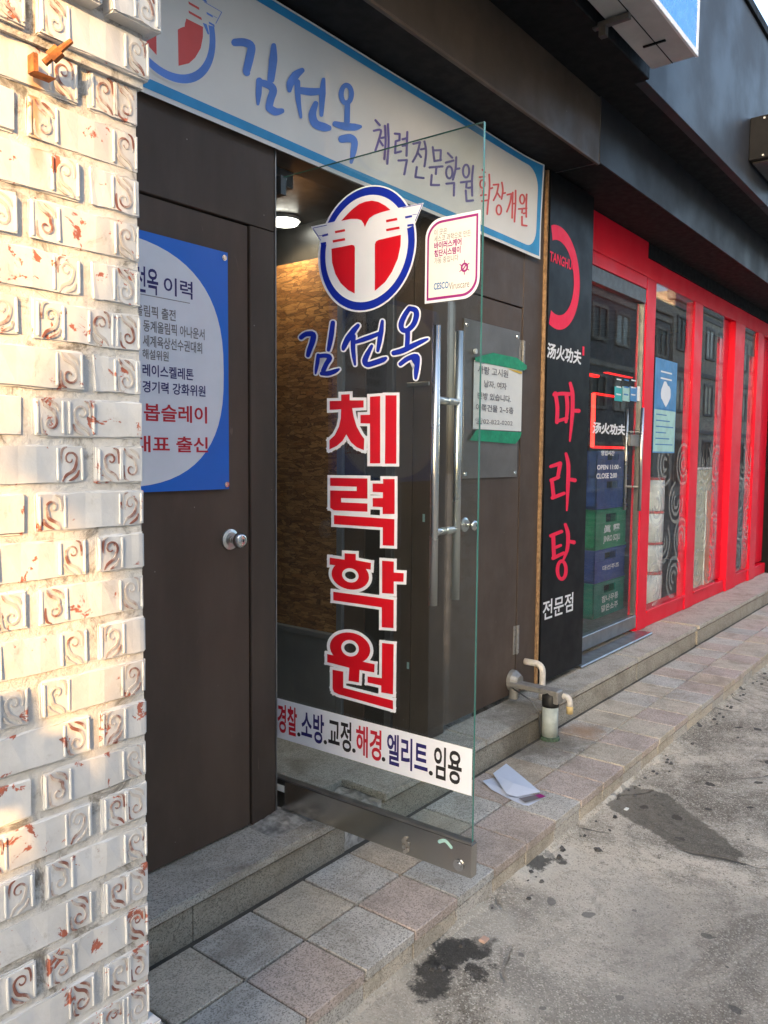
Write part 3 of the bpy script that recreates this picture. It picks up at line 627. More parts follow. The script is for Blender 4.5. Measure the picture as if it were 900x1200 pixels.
# ---- emblem: winged T in a ring, traced once from the glass door
zE = zoom(360, 210, 6.43)
TOPR = [(258, 315), (300, 270), (345, 225), (395, 188), (440, 170), (490, 162), (540, 172), (590, 200), (630, 232), (560, 250), (505, 270), (470, 295), (450, 330), (437, 362), (428, 335), (410, 310), (380, 300), (330, 300)]
LEFTR = [(185, 525), (340, 495), (357, 502), (362, 520), (360, 862), (310, 835), (255, 785), (215, 715), (190, 630)]
RIGHTR = [(512, 842), (512, 490), (520, 470), (540, 458), (708, 420), (705, 500), (685, 600), (640, 700), (590, 775)]
BARS = [[(212, 400, 18), (287, 385, 18)], [(195, 470, 18), (287, 453, 18)], [(597, 317, 18), (680, 301, 18)], [(597, 385, 18), (698, 366, 18)]]
WINGS = [[(30, 358), (300, 300), (300, 480), (140, 492), (105, 482)], [(880, 178), (640, 228), (560, 250), (560, 440), (770, 366), (812, 345)]]
LINES = [[(45, 370, 5), (150, 347, 5)], [(45, 370, 5), (105, 462, 5)], [(870, 186, 5), (720, 217, 5)], [(870, 186, 5), (815, 318, 5)], [(80, 428, 4), (120, 424, 4)], [(795, 270, 4), (830, 264, 4)]]
TICKS = [[(115, 428, 16), (160, 416, 16)], [(105, 488, 16), (145, 481, 16)], [(740, 289, 16), (792, 279, 16)], [(757, 351, 16), (805, 343, 16)]]
def ell(u0, u1, v0, v1, n=64): return [((u0 + u1) / 2 + (u1 - u0) / 2 * math.cos(2 * math.pi * k / n), (v0 + v1) / 2 + (v1 - v0) / 2 * math.sin(2 * math.pi * k / n)) for k in range(n)]
def emblem(pl, parent, tr, h, red, blue, white):
    G = DG
    def T(polys): return [[tr(*G.px(*zE(p))) for p in q] for q in polys]
    def E(l, r, t, b_):
        u0 = G.px(*zE((l, 580)))[0]; u1 = G.px(*zE((r, 440)))[0]; v1 = G.px(*zE(t))[1]; v0 = G.px(*zE(b_))[1]; return [tr(*p) for p in ell(u0, u1, v0, v1)]
    st = lambda L: [stroke(s, 0, False) for s in L]
    o = obj('emblem', shapes(pl, [E(82, 826, (545, 27), (375, 1008))], h), white, parent)
    obj('ring', shapes(pl, [E(98, 812, (542, 39), (378, 994))], h + .0003), blue, o)
    obj('disc', shapes(pl, [E(138, 762, (536, 102), (385, 932))], h + .0006), white, o)
    obj('wing', shapes(pl, T([WINGS[0]]), h + .0009), white, o); obj('wing', shapes(pl, T([WINGS[1]]), h + .0009), white, o)
    for nm, q in (('red_field', TOPR), ('red_field', LEFTR), ('red_field', RIGHTR)): obj(nm, shapes(pl, T([q]), h + .0012), red, o)
    for q in T(st(BARS)): obj('red_bar', shapes(pl, [q], h + .0012), red, o)
    for q in T(st(LINES + TICKS)): obj('blue_line', shapes(pl, [q], h + .0012), blue, o)
    return o
gU = Vector((1.983 - 1.959, -.777 - .025, 0)).normalized()
DG = Plane(Vector((1.959, .025, 0)) - gU * .075, gU, (0, 0, 1))
W_ = (Vector((1.983, -.777, 0)) - DG.O).dot(gU) + .004
ec = DG.px(*zE((455, 515))); eb = DG.px(*zE((375, 1008))); er = DG.px(*zE((826, 440)))
bb = BA.px(*zoom(160, 0, 3.46)((205, 366))); br_ = BA.px(*zoom(160, 0, 3.46)((327, 200))); bc = BA.px(*zoom(160, 0, 3.46)((128, 230)))
hw_door = er[0] - ec[0]; hh_door = ec[1] - eb[1]
kV = kU = (2.735 - bb[1]) / 2 / hh_door; cv = bb[1] + hh_door * kV; bc = (br_[0] - hw_door * kU, cv)
emblem(BA, ba, lambda u, v: (bc[0] + (u - ec[0]) * kU, cv + (v - ec[1]) * kV), .0024, 'ink_coral', 'ink_paleblue', 'banner_cloth')

# ================================================================== GLASS DOOR
gd = thing('glass_door', 'frameless glass door standing open with red Korean letters and a winged T emblem', 'door', (DG.O.x, DG.O.y, .018))
vf = pbox(DG, 0, W_, .10, 2.228, -.010, 0.0)
pane = obj('pane', (vf[0], vf[1], [0, 0, 1, 1, 1, 1]), ['door_glass', 'glass_edge'], gd)
rail = obj('bottom_rail', join(pbox(DG, -.004, W_ + .006, .018, .118, -.021, .011), pbox(DG, -.004, W_ + .004, .118, .1185, -.017, .007)), 'steel_mirror', gd)
obj('rail_trim', pbox(DG, -.004, W_ + .004, .119, .1255, -.018, .008), 'alu_grey', rail)
q = DG.px(540, 1012); obj('lock', join(disc(DG, q[0], q[1], .018, .011, .015, 20), disc(DG, q[0], q[1], .010, .015, .018, 20)), 'chrome', rail)
q = DG.px(478, 988); obj('bolt_fitting', join(*[disc(DG, q[0] + dx, q[1] + dz, r, .011, .016, 10) for dx, dz, r in ((0, .022, .006), (-.006, .010, .008), (.007, .004, .008), (-.006, -.008, .007), (.006, -.016, .007), (-.002, -.024, .006))]), 'zinc', rail)
q = DG.px(524, 985); obj('maker_badge', shapes(DG, [stroke([(q[0] - .022, q[1] - .006, .011), (q[0], q[1] + .004, .011), (q[0] + .022, q[1] - .010, .011)])], .0116), 'sticker_mint', rail)
q = DG.px(331, 922); obj('label_sticker', pbox(DG, q[0] - .02, q[0] + .02, q[1] - .012, q[1] + .012, .0112, .0118), 'paper_white', rail)
obj('top_patch', pbox(DG, -.004, .10, 2.17, 2.232, -.018, .008), 'alu_dark', gd)
uh = W_ - .112
for hs in (.058, -.068):
    hd = obj('handle', tube([DG.pt(uh, .842, hs), DG.pt(uh, 1.662, hs)], .0125, 20), 'steel', gd, smooth=False)
    for p_ in hd.data.polygons:
        if len(p_.vertices) == 4: p_.use_smooth = True
    for py in (470, 622):
        v_ = DG.px(520, py)[1]
        obj('standoff', tube([DG.pt(uh, v_, .0 if hs > 0 else -.0101), DG.pt(uh, v_, hs)], .011, 14), 'steel', hd, smooth=True)
emblem(DG, gd, lambda u, v: (u, v), .0004, 'vinyl_red', 'vinyl_blue', 'vinyl_white')
zk = zoom(340, 340, 5)
KIM = [[(65, 278, 22), (95, 258, 24), (136, 260, 28), (133, 300, 28), (115, 350, 26), (106, 383, 20)], [(252, 190, 22), (245, 250, 26), (235, 310, 24), (226, 352, 16)],
    [(166, 380, 16), (162, 420, 20), (155, 460, 16), (151, 490, 6)], [(170, 387, 18), (212, 384, 22), (234, 398, 26), (214, 432, 24), (196, 472, 24)], [(186, 488, 20), (225, 488, 24), (265, 475, 22), (288, 463, 8)],
    [(400, 207, 18), (375, 236, 28), (340, 285, 32), (318, 330, 26), (313, 348, 14)], [(372, 270, 26), (370, 330, 24), (375, 390, 20), (382, 438, 8)], [(385, 305, 16), (430, 290, 24), (490, 268, 22), (522, 255, 18)], [(542, 182, 14), (535, 240, 24), (525, 300, 24), (515, 356, 14)],
    [(480, 327, 14), (455, 375, 26), (440, 415, 30), (455, 436, 28), (500, 425, 28), (545, 408, 26), (563, 399, 14)],
    [(690, 235, 26), (690, 280, 24), (686, 330, 22)], [(607, 369, 24), (660, 355, 28), (720, 326, 26), (775, 300, 20), (808, 286, 8)], [(647, 434, 20), (690, 402, 24), (742, 388, 26), (746, 430, 26), (740, 480, 24), (737, 518, 12)],
    [(700, 108, 24), (735, 118, 28), (742, 150, 28), (725, 200, 26), (690, 234, 24), (660, 232, 26), (652, 200, 28), (672, 150, 26), (700, 108, 22)]]
nm = obj('name_lettering', shapes(DG, topl(DG, zk, [stroke(s, 11.5) for s in KIM]), .0004), 'vinyl_white', gd)
obj('brush_strokes', shapes(DG, topl(DG, zk, [stroke(s, 2.2) for s in KIM]), .0015), 'vinyl_blue', nm)
z1 = zoom(370, 450, 6); z2 = zoom(370, 640, 6)
GL1 = [[(180, 75), (240, 72), (240, 115), (338, 115), (338, 165), (258, 170), (268, 230), (290, 300), (320, 355), (343, 385), (340, 465), (290, 445), (250, 410), (217, 355), (190, 400), (150, 435), (98, 460), (98, 395), (135, 360), (165, 300), (178, 240), (180, 178), (100, 182), (100, 120), (180, 118)],
    [(383, 90), (455, 85), (455, 558), (383, 558), (383, 278), (316, 276), (316, 218), (383, 216)], [(492, 80), (570, 80), (568, 560), (488, 560)]]
GL2 = [[(103, 660), (365, 664), (365, 806), (180, 802), (180, 832), (365, 840), (365, 898), (130, 888), (103, 870), (103, 748), (290, 752), (290, 722), (103, 716)],
    [(475, 668), (556, 668), (556, 914), (472, 914), (472, 866), (402, 862), (402, 802), (474, 802), (474, 762), (402, 758), (402, 700), (475, 700)], [(130, 922), (555, 950), (553, 1138), (473, 1134), (473, 1008), (130, 985)]]
GL3 = [[(205, 50), (283, 54), (283, 98), (390, 118), (388, 165), (100, 130), (100, 80), (205, 95)], [(468, 102), (550, 108), (550, 185), (620, 190), (618, 250), (550, 248), (550, 335), (468, 330)], [(125, 320), (550, 378), (548, 576), (466, 570), (466, 430), (125, 380)]]
GL4 = [[(82, 758), (415, 830), (413, 888), (310, 870), (305, 958), (232, 946), (238, 855), (82, 815)], [(468, 680), (550, 690), (545, 1042), (462, 1028), (462, 980), (366, 958), (366, 915), (466, 928)], [(120, 868), (195, 882), (195, 995), (545, 1085), (545, 1148), (165, 1042), (130, 1025), (120, 1000)]]
def ringp(cx, cy, rx0, ry0, rx1, ry1, tilt, n=36):
    qs = []
    for k in range(n):
        a0, a1 = 2 * math.pi * k / n, 2 * math.pi * (k + 1) / n
        qs.append([(cx + r_[0] * math.cos(a), cy + r_[1] * math.sin(a) + tilt * r_[0] * math.cos(a)) for a, r_ in ((a0, (rx1, ry1)), (a1, (rx1, ry1)), (a1, (rx0, ry0)), (a0, (rx0, ry0)))])
    return qs
for polys, zf, rings in ((GL1, z1, None), (GL2, z1, None), (GL3, z2, (245, 205, 132, 100, 58, 50, 38, 27)), (GL4, z2, (243, 717, 142, 110, 62, 58, 42, 34))):
    wh = []
    for q in polys:
        for i in range(len(q)):
            p0, p1 = Vector(q[i]), Vector(q[(i + 1) % len(q)]); t = (p1 - p0).normalized(); nn = Vector((-t.y, t.x)); g_ = 20
            wh.append([tuple(p) for p in (p0 - t * g_ + nn * g_, p1 + t * g_ + nn * g_, p1 + t * g_ - nn * g_, p0 - t * g_ - nn * g_)])
        wh.append(q)
    co = list(polys)
    if rings:
        cx, cy, ox, oy, ix, iy, hx, hy = rings
        wh = [q for q in wh]; wr = ringp(cx, cy, hx, hy, ox + 22, oy + 22, .10); co2 = ringp(cx, cy, ix, iy, ox, oy, .10)
        # keep white strokes out of the hole of the ring
        wh = [q for q in wh if not any((((p[0] - cx) / hx) ** 2 + ((p[1] - cy) / hy) ** 2) < 1.0 for p in q)]
        o = obj('letter', shapes(DG, topl(DG, zf, wh + wr), .0004), 'vinyl_white', gd)
        obj('letter_face', shapes(DG, topl(DG, zf, co + co2), .0012), "vinyl_red", o)
    else:
        o = obj('letter', shapes(DG, topl(DG, zf, wh), .0004), 'vinyl_white', gd)
        obj('letter_face', shapes(DG, topl(DG, zf, co), .0012), "vinyl_red", o)
bd = obj('lettering_band', pbox(DG, .02, W_ - .003, .268, .412, .0003, .0009), 'vinyl_white', gd)
zh = zoom(320, 560, 3.53)
for body, m, x0, x1 in [('경찰', 'ink_red', 20, 100), ('소방', 'ink_navy', 118, 212), ('교정', 'ink_black', 230, 325), ('해경', 'ink_red', 345, 450)]:
    text('lettering', body, m, bd, DG, DG.px(*zh((x0, 990)))[0], DG.px(*zh((x1, 1020)))[0], .290, .395, .0016, .022)
for body, m, x0, x1 in [('엘리트', 'ink_navy', 453.8, 501.5), ('임용', 'ink_black', 509, 541.5)]:
    text('lettering', body, m, bd, DG, DG.px(x0, 880)[0], DG.px(x1, 895)[0], .290, .395, .0016, .022)
for x in (350.5, 381.5, 415, 449.8, 505.5):
    u_ = DG.px(x, 880)[0]; obj('dot', disc(DG, u_, .302, .0075, .0012, .0017, 10), 'ink_black', bd)
# virus-care sticker
zs = zoom(490, 240, 9.6)
p_tr = DG.px(*zs((705, 55))); p_bl = DG.px(*zs((75, 1115)))
def leaf(u0, u1, v0, v1, r):
    q = [(u0, v0)]
    q += [(u1 - r + r * math.sin(a), v0 + r - r * math.cos(a)) for a in [math.pi / 2 * k / 8 for k in range(9)]]
    q += [(u1, v1)]
    q += [(u0 + r - r * math.sin(a), v1 - r + r * math.cos(a)) for a in [math.pi / 2 * k / 8 for k in range(9)]]
    return q
u0, u1, v0, v1 = p_bl[0], p_tr[0], p_bl[1], p_tr[1]
sk = obj('care_sticker', slab(DG, leaf(u0, u1, v0, v1, .055), .0003, .0006), 'vinyl_white', gd)
obj('purple_border', shapes(DG, [leaf(u0 + .007, u1 - .007, v0 + .008, v1 - .008, .050)], .0010), 'ink_magenta', sk); obj('inner_field', shapes(DG, [leaf(u0 + .0135, u1 - .0135, v0 + .0155, v1 - .0155, .045)], .0013), 'paper_white', sk)
for body, m, tl, br, bo_ in [('이 곳은', 'ink_grey', (185, 275), (328, 335), 0), ('세스코 과학으로 만든', 'ink_grey', (185, 345), (595, 362), 0), ('바이러스케어', 'ink_magenta', (185, 425), (490, 455), .03), ('첨단시스템이', 'ink_magenta', (185, 508), (480, 548), .03), ('가동 중입니다', 'ink_grey', (185, 595), (455, 632), 0),
        ('CESCO', 'ink_cesco', (180, 892), (345, 930), .02), ('Viruscare', 'ink_grey', (350, 888), (578, 915), 0)]:
    a_, c_ = DG.px(*zs(tl)), DG.px(*zs(br)); vm = (a_[1] + c_[1]) / 2; hh_ = .0135 if 'magenta' in m else .0115
    if body in ('CESCO', 'Viruscare'): hh_ = .013
    text('lettering', body, m, sk, DG, a_[0], c_[0], vm - hh_ / 1.3, vm + hh_ / 1.3, .0018, bo_)
q = DG.px(*zs((525, 705))); ic = ringquads(q[0], q[1], .0095, .0105, .006)
for k in range(6):
    a = math.pi / 2 + k * math.pi / 3; ic.append(stroke([(q[0] + .011 * math.cos(a), q[1] + .012 * math.sin(a), .0028), (q[0] + .019 * math.cos(a), q[1] + .021 * math.sin(a), .0028)], 0, False))
obj('virus_icon', shapes(DG, ic + [stroke([(q[0] - .006, q[1] - .007, .004), (q[0] + .006, q[1] + .007, .004)])], .0018), 'ink_magenta', sk)
for (x, y, w_, h_) in ((496.5, 607, .012, .035), (478, 780, .012, .03)):
    Q = PX(x, y, 2.848); o = obj('label_sticker', box(2.8478, 2.8492, Q.y - w_ / 2, Q.y + w_ / 2, Q.z - h_ / 2, Q.z + h_ / 2), 'sticker_mint'); tag(o, 'tiny pale label stuck %s on the porch reveal behind the glass' % ('high beside the door handle' if y < 700 else 'low near the knee'), 'label')
Q = PX(490, 450, 2.85); o = obj('latch_plate', box(2.846, 2.852, Q.y - .06, Q.y + .06, Q.z - .008, Q.z + .008, .001), 'steel'); tag(o, 'small horizontal steel latch plate on the porch reveal behind the glass', 'latch')
# ================================================================== BRICK PILLAR
PYF = -.85; XE = .80; BH, BPZ, BPX = .0615, .0725, .20
zph = PY(168, 515, PYF).z
zc1 = PY(168, 108, PYF).z; zc2 = PY(172, 62, PYF).z; zpl = PY(183, 1163, PYF).z
pi_ = thing('brick_pillar', 'white painted brick pillar with worn red scroll ornaments at the left edge', 'pillar', (.4, -.4, ZR))
obj('core', box(-2.5, XE - .003, PYF + .0035, -.003, ZR - .02, 4.2), 'painted_mortar', pi_)
BP = Plane((0, 0, 0), (1, 0, 0), (0, 0, 1))
def motif(cx, cz, f, seed):
    rg = random.Random(seed); ph = rg.uniform(-.4, .4); g = rg.choice((-1, 1)); R0 = rg.uniform(.0105, .0135); pts = []
    pts += [(cx - f * .013, cz - g * .026, .0022), (cx - f * .007, cz - g * .017, .0048), (cx + f * .006, cz - g * .009, .0052)]
    for k in range(11):
        th = ph - .5 + k * .62; rr_ = R0 * (1 - k / 13.5); pts.append((cx + f * rr_ * math.cos(th), cz + g * (.008 + rr_ * 1.05 * math.sin(th)), .0038 - k * .0002))
    small = [(cx + f * .0145, cz - g * .010, .002), (cx + f * .011, cz - g * .018, .0046), (cx + f * .003, cz - g * .0235, .004), (cx - f * .002, cz - g * .0255, .0018)]
    top = [(cx - f * .0145, cz + g * .002, .0018), (cx - f * .0150, cz + g * .012, .0034), (cx - f * .0125, cz + g * .023, .0038), (cx - f * .006, cz + g * .0265, .002)]
    return [slab(BP, stroke(p), .0, .0016) for p in (pts, small, top)]
def brick_mesh(L, ms, seed):
    rg = random.Random(seed); bm = bmesh.new(); bmesh.ops.create_cube(bm, size=1)
    for v in bm.verts: v.co = Vector(((v.co.x + .5) * L, (v.co.y + .5) * .09, (v.co.z + .5) * BH))
    es = [e for e in bm.edges if abs(e.verts[0].co.x - e.verts[1].co.x) > .01]
    bmesh.ops.subdivide_edges(bm, edges=es, cuts=6)
    bmesh.ops.bevel(bm, geom=[e for e in bm.edges if len(e.link_faces) == 2 and e.calc_face_angle(0) > .5], offset=.003, segments=2, affect='EDGES')
    for v in bm.verts: v.co += Vector((rg.uniform(-.0012, .0012), rg.uniform(-.0016, .0012), rg.uniform(-.0012, .0012)))
    bm.verts.index_update(); body = ([v.co.copy() for v in bm.verts], [[v.index for v in f.verts] for f in bm.faces]); bm.free()
    parts = [setmat(body, 0)]
    for cx, f in ms:
        parts += [setmat(m_, 1) for m_ in motif(cx, BH / 2, f, seed * 7 + int(cx * 999))]
        for sx in (-.0205, .0205):
            if .004 < cx + sx < L - .004: parts.append(setmat(box(cx + sx - .0018, cx + sx + .0018, -.0028, .003, .006, BH - .006, .0008), 0))
    return join(*parts)
FULL = [brick_mesh(.19, [(.026, 1), (.164, -1)], 1), brick_mesh(.19, [(.026, -1), (.164, 1)], 2), brick_mesh(.19, [(.03, 1), (.115, -1), (.165, 1)], 3), brick_mesh(.19, [(.164, 1)], 4), brick_mesh(.19, [(.026, 1), (.078, -1)], 5)]
HALF = [brick_mesh(.09, [(.026, 1)], 6), brick_mesh(.09, [(.028, -1), (.066, 1)], 7), brick_mesh(.09, [(.06, 1)], 8)]
cache = {}
def brick(kind, i, loc):
    key = (kind, i)
    if key not in cache:
        vf = (FULL if kind == 'F' else HALF)[i]; o = obj('brick', vf, ['painted_brick', 'worn_scroll'], pi_, smooth=False, loc=(0, 0, 0)); cache[key] = o
    else: o = cache[key].copy(); COL.objects.link(o); o.parent = pi_
    o.location = Vector(loc) - origin(pi_); o.rotation_euler = (random.uniform(-.012, .012), random.uniform(-.006, .006), random.uniform(-.012, .012)); return o
k0 = math.ceil((ZR - zph) / BPZ); rowi = 0
for k in range(k0, k0 + 38):
    z = zph + k * BPZ
    if z > 2.7: break
    dy = 0.0; dx = 0.0
    if z > zc1 - .03: dy, dx = -.018, .012
    if z > zc2 - .03: dy, dx = -.036, .022
    if z + BH < zpl + .01: dy, dx = -.016, .012
    x = XE + dx
    if k % 2: x -= .09; brick('H', random.randrange(3), (x, PYF + dy, z)); x -= .016
    for j in range(4):
        x -= .19; brick('F', random.choice([0, 0, 1, 1, 2, 3, 4]), (x, PYF + dy, z)); x -= .016
    for j in range(3):
        if ('S', 0) not in cache:
            cache[('S', 0)] = obj('brick', box(-.06, 0, 0, .19, 0, BH, .004), 'painted_brick', pi_, loc=(0, 0, 0)); o = cache[('S', 0)]
        else: o = cache[('S', 0)].copy(); COL.objects.link(o); o.parent = pi_
        o.location = Vector((XE + dx, PYF + .10 + j * .2 + (.1 if k % 2 else 0), z)) - origin(pi_)
for (za, zb_, e) in ((zc1 - .03, 2.75, .012),):
    obj('ledge_core', box(-2.5, XE + .004, PYF - .008, -.02, zc1, 4.2), 'painted_mortar', pi_)
# rusty hook
HP = Plane((0, PYF - .02, 0), (1, 0, 0), (0, 0, 1)); hk = thing('rusty_bracket', 'small rusted iron bracket sticking out of the pillar near the top', 'bracket', HP.pt(*HP.px(52, 78)))
a = HP.px(40, 85); c = HP.px(63, 94)
obj('plate', pbox(HP, a[0], c[0], c[1], a[1], -.014, .008), 'rust', hk)
obj('bar', tube([HP.pt(*HP.px(52, 74), .0), HP.pt(*HP.px(62, 64), .012), HP.pt(*HP.px(75, 53), .020)], [.0055, .0055, .004], 8), 'rust', hk)
obj('nut', tube([HP.pt(*HP.px(58, 69), .004), HP.pt(*HP.px(64, 62), .014)], .0095, 6), 'rust', hk)
q0, q1 = HP.px(37, 62), HP.px(43, 86); obj('strap', pbox(HP, q0[0], q1[0], q1[1], q0[1], -.012, .005), 'rust', hk)

# ================================================================== BLACK VERTICAL SIGN
BS = Plane((0, -.024, 0), (1, 0, 0), (0, 0, 1))
bs = thing('vertical_sign', 'tall glossy black sign board with red Korean letters beside the restaurant door', 'sign', (4.16, -.02, .03))
obj('board', box(3.893, 4.44, -.024, .10, .036, 2.782, .002), 'sign_black', bs)
obj('edge_strip', box(3.879, 3.8925, -.014, .09, .036, 2.782, .001), 'edge_wood', bs)
z7 = zoom(630, 250, 6.67); z8 = zoom(630, 430, 4)
vt, vb, ur = BS.px(*z7((130, 80)))[1], BS.px(*z7((190, 918)))[1], BS.px(*z7((330, 500)))[0]
ro = (vt - vb) / 2; rc = (ur - ro, (vt + vb) / 2); ri = ro * .72
V = []; Fc = []
for k in range(97):
    a = 2 * math.pi * k / 96
    for r in (ro, ri): V.append((max(3.905, rc[0] + r * math.cos(a) * 1.0), rc[1] + r * math.sin(a)))
for k in range(96):
    if V[2 * k][0] > 3.9055 or V[2 * k + 2][0] > 3.9055: Fc.append([2 * k, 2 * k + 2, 2 * k + 3, 2 * k + 1])
obj('ring', ([BS.pt(u, v, .001) for u, v in V], Fc), 'panel_red', bs)
text_l('lettering', 'TANGHUO', 'panel_red', bs, BS, z7, 92, 290, 298, 372, .002, .02, .1)
text_l('lettering', '汤火功夫', 'panel_white', bs, BS, z7, 72, 1005, 340, 1130, .0012, .03, .1)
obj('seal', shapes(BS, [rect(BS.px(*z7((350, 1040)))[0], BS.px(*z7((365, 1040)))[0], BS.px(*z7((350, 1110)))[1], BS.px(*z7((350, 1040)))[1])], .0012), 'panel_red', bs)
MA = [[[(82, 122, 13), (92, 190, 14), (89, 260, 13)], [(76, 130, 13), (112, 125, 13), (148, 127, 14)], [(134, 125, 14), (139, 190, 14), (132, 258, 10)], [(90, 254, 12), (138, 240, 11)], [(152, 76, 10), (163, 130, 15), (161, 230, 14), (150, 348, 4)], [(161, 205, 12), (192, 206, 15)]],
    [[(60, 467, 11), (106, 452, 15)], [(105, 455, 15), (93, 520, 12)], [(62, 532, 13), (98, 516, 11)], [(66, 532, 13), (75, 612, 14)], [(68, 614, 13), (124, 592, 11)], [(132, 406, 9), (143, 460, 15), (141, 560, 14), (136, 672, 4)], [(141, 526, 12), (174, 531, 15)]],
    [[(60, 792, 12), (112, 771, 12)], [(74, 850, 10), (108, 836, 9)], [(72, 787, 14), (76, 892, 14)], [(71, 897, 13), (122, 872, 11)], [(128, 737, 9), (141, 780, 15), (139, 850, 13), (121, 902, 6)], [(139, 816, 10), (170, 822, 15)]]]
for k, ss in enumerate(MA):
    polys = [stroke(s, 2.2) for s in ss] + (ringquads(112, 952, 20, 42, 17) if k == 2 else [])
    obj('letter', shapes(BS, topl(BS, z8, polys), .0012), 'panel_red', bs)
text_l('lettering', '전문점', 'panel_white', bs, BS, z8, 24, 1098, 163, 1190, .0012, .014)

# ================================================================== RESTAURANT BUILDING
re_ = thing('restaurant_building', 'restaurant front with bright red window frames under black fascia panels', 'building', (7, .1, 0))
def rp(name, vf, m): return obj(name, vf, m, re_)
SF = .10
rp('header', box(4.442, 5.66, SF, .30, 2.56, 2.80, .003), 'red_paint'); rp('header', box(5.662, 9.55, SF + .012, .30, 2.56, 2.70, .003), 'red_paint'); rp('header_shade', box(5.662, 9.55, SF + .002, .30, 2.702, 2.80, .002), 'black_void')  # black board stands in for the soffit's shade above the red header
rp('header', box(4.442, 5.66, SF + .005, .30, 2.475, 2.558, .003), 'red_paint')
for a, b_ in ((5.66, 5.85), (6.745, 6.965), (7.935, 8.27), (8.775, 9.02)): rp('post', box(a, b_, SF + .002 - (.008 if a > 7 else 0), .175, .002, 2.557, .006), 'red_paint')
for a, b_ in ((7.64, 7.933), (9.022, 9.55)): rp('infill_panel', box(a, b_, SF + .05, .175, .132, 2.557, .004), 'red_paint')
rp('bottom_rail', box(5.852, 9.55, SF + .012, .24, .002, .112, .004), 'red_paint')
for a, b_ in ((5.852, 6.743), (6.967, 7.638), (8.272, 8.773)):
    wn = rp('window_sill', box(a, b_, SF - .006, .113, .114, .130, .002), 'red_paint')
    obj('pane', box(a, b_, .114, .122, .131, 2.556), 'shop_glass', wn)
rp('top_panel', box(6.97, 7.636, .124, .132, 2.36, 2.556), 'black_void'); rp('top_panel', box(8.275, 8.771, .124, .132, 2.31, 2.556), 'black_void')  # black panels behind the tops of two panes
rp('soffit', box(3.952, 14, -.255, SF + .2, 2.802, 2.83), 'soffit_black')
rp('lower_fascia', box(3.952, 14, -.265, -.256, 2.785, 3.112, .001), 'charcoal_panel')
rp('fascia_end', box(3.950, 3.958, -.264, -.0, 2.784, 3.112), 'alu_dark')
rp('upper_soffit', box(3.918, 14, -.498, -.26, 3.113, 3.14), 'black_void')
for a in (3.918, 6.35, 8.8, 11.2): rp('upper_fascia', box(a + .002, a + 2.43, -.503, -.45, 3.110, 4.20, .002), 'grey_fascia')
rp('coping', box(3.918, 14, -.52, -.42, 4.202, 4.26, .003), 'black_void')
rp('upper_wall', box(3.918, 14, -.44, -.1, 3.12, 4.19), 'black_void')
rp('end_wall', box(9.552, 14, .05, .4, 0, 2.80), 'black_void')
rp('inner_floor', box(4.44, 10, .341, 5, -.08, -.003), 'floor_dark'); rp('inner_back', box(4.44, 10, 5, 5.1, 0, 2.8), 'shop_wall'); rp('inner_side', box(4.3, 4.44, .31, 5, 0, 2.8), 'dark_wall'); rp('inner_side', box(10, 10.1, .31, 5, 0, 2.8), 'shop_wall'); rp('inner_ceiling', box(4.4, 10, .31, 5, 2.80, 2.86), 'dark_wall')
# frosted scroll film on the windows
def arcs(u0, u1, v0, v1, seed):
    rg = random.Random(seed); st = []
    nrow = 4; ncol = max(2, int((u1 - u0) / .32))
    for j in range(nrow):
        for i in range(ncol):
            cx = u0 + (i + .5 + (.25 if j % 2 else -.1)) * (u1 - u0) / ncol; cy = v0 + (j + .5) * (v1 - v0) / nrow; R0 = .16; f = rg.choice((-1, 1)); ph = rg.uniform(0, 6)
            for rr_, span in ((R0, 4.6), (R0 * .62, 4.2), (R0 * .3, 4.5)):
                pts = [(min(u1 - .02, max(u0 + .02, cx + f * rr_ * math.cos(ph + span * t / 10))), cy + rr_ * math.sin(ph + span * t / 10), .026) for t in range(11)]
                st.append(pts)
    return st
WP = Plane((0, .1135, 0), (1, 0, 0), (0, 0, 1))
for k, (a, b_) in enumerate(((5.86, 6.735), (6.975, 7.63), (8.28, 8.765))):
    o = obj('scroll_film', shapes(WP, [stroke(s) for s in arcs(a, b_, .16, 1.38, k)], .0005), 'frost'); tag(o, 'frosted scroll pattern film on the %s restaurant window' % ('left tall', 'middle', 'narrow right')[k], 'window film')
# door of the restaurant
sdz = thing('shop_door', 'restaurant glass door with long steel handles and white lettering', 'door', (5.05, .12, .03))
obj('top_rail', box(4.46, 5.655, .105, .150, 2.372, 2.470, .003), 'alu_dark', sdz); obj('bottom_rail', box(4.46, 5.655, .105, .150, .034, .128, .003), 'alu_grey', sdz)
pn = obj('pane', box(4.46, 5.655, .122, .132, .128, 2.372), 'shop_glass', sdz)
obj('stile', box(5.633, 5.655, .11, .145, .129, 2.371), 'alu_grey', sdz)
SD = Plane((0, .121, 0), (1, 0, 0), (0, 0, 1)); zr = zoom(690, 420, 4.286)
for hs in (.05, -.06):
    hd = obj('handle', tube([SD.pt(5.56, .90, hs), SD.pt(5.56, 1.63, hs)], .012, 14), 'steel', sdz, smooth=True)
    for v_ in (1.07, 1.46): obj('standoff', tube([SD.pt(5.56, v_, 0 if hs > 0 else -.012), SD.pt(5.56, v_, hs)], .009, 10), 'steel', hd)
obj('lock_case', box(5.43, 5.58, .098, .121, 1.36, 1.44, .003), 'alu_grey', sdz)
text_px('lettering', '汤火功夫', 'panel_white', sdz, SD, zr, (18, 318), (182, 388), .0008, .04, .12)
for body, tl, br in [('영업시간', (62, 462), (128, 488)), ('OPEN 11:00 -', (42, 535), (160, 556)), ('CLOSE 2:00', (38, 578), (140, 600))]: text_px('lettering', body, 'panel_white', sdz, SD, zr, tl, br, .0008, .02)
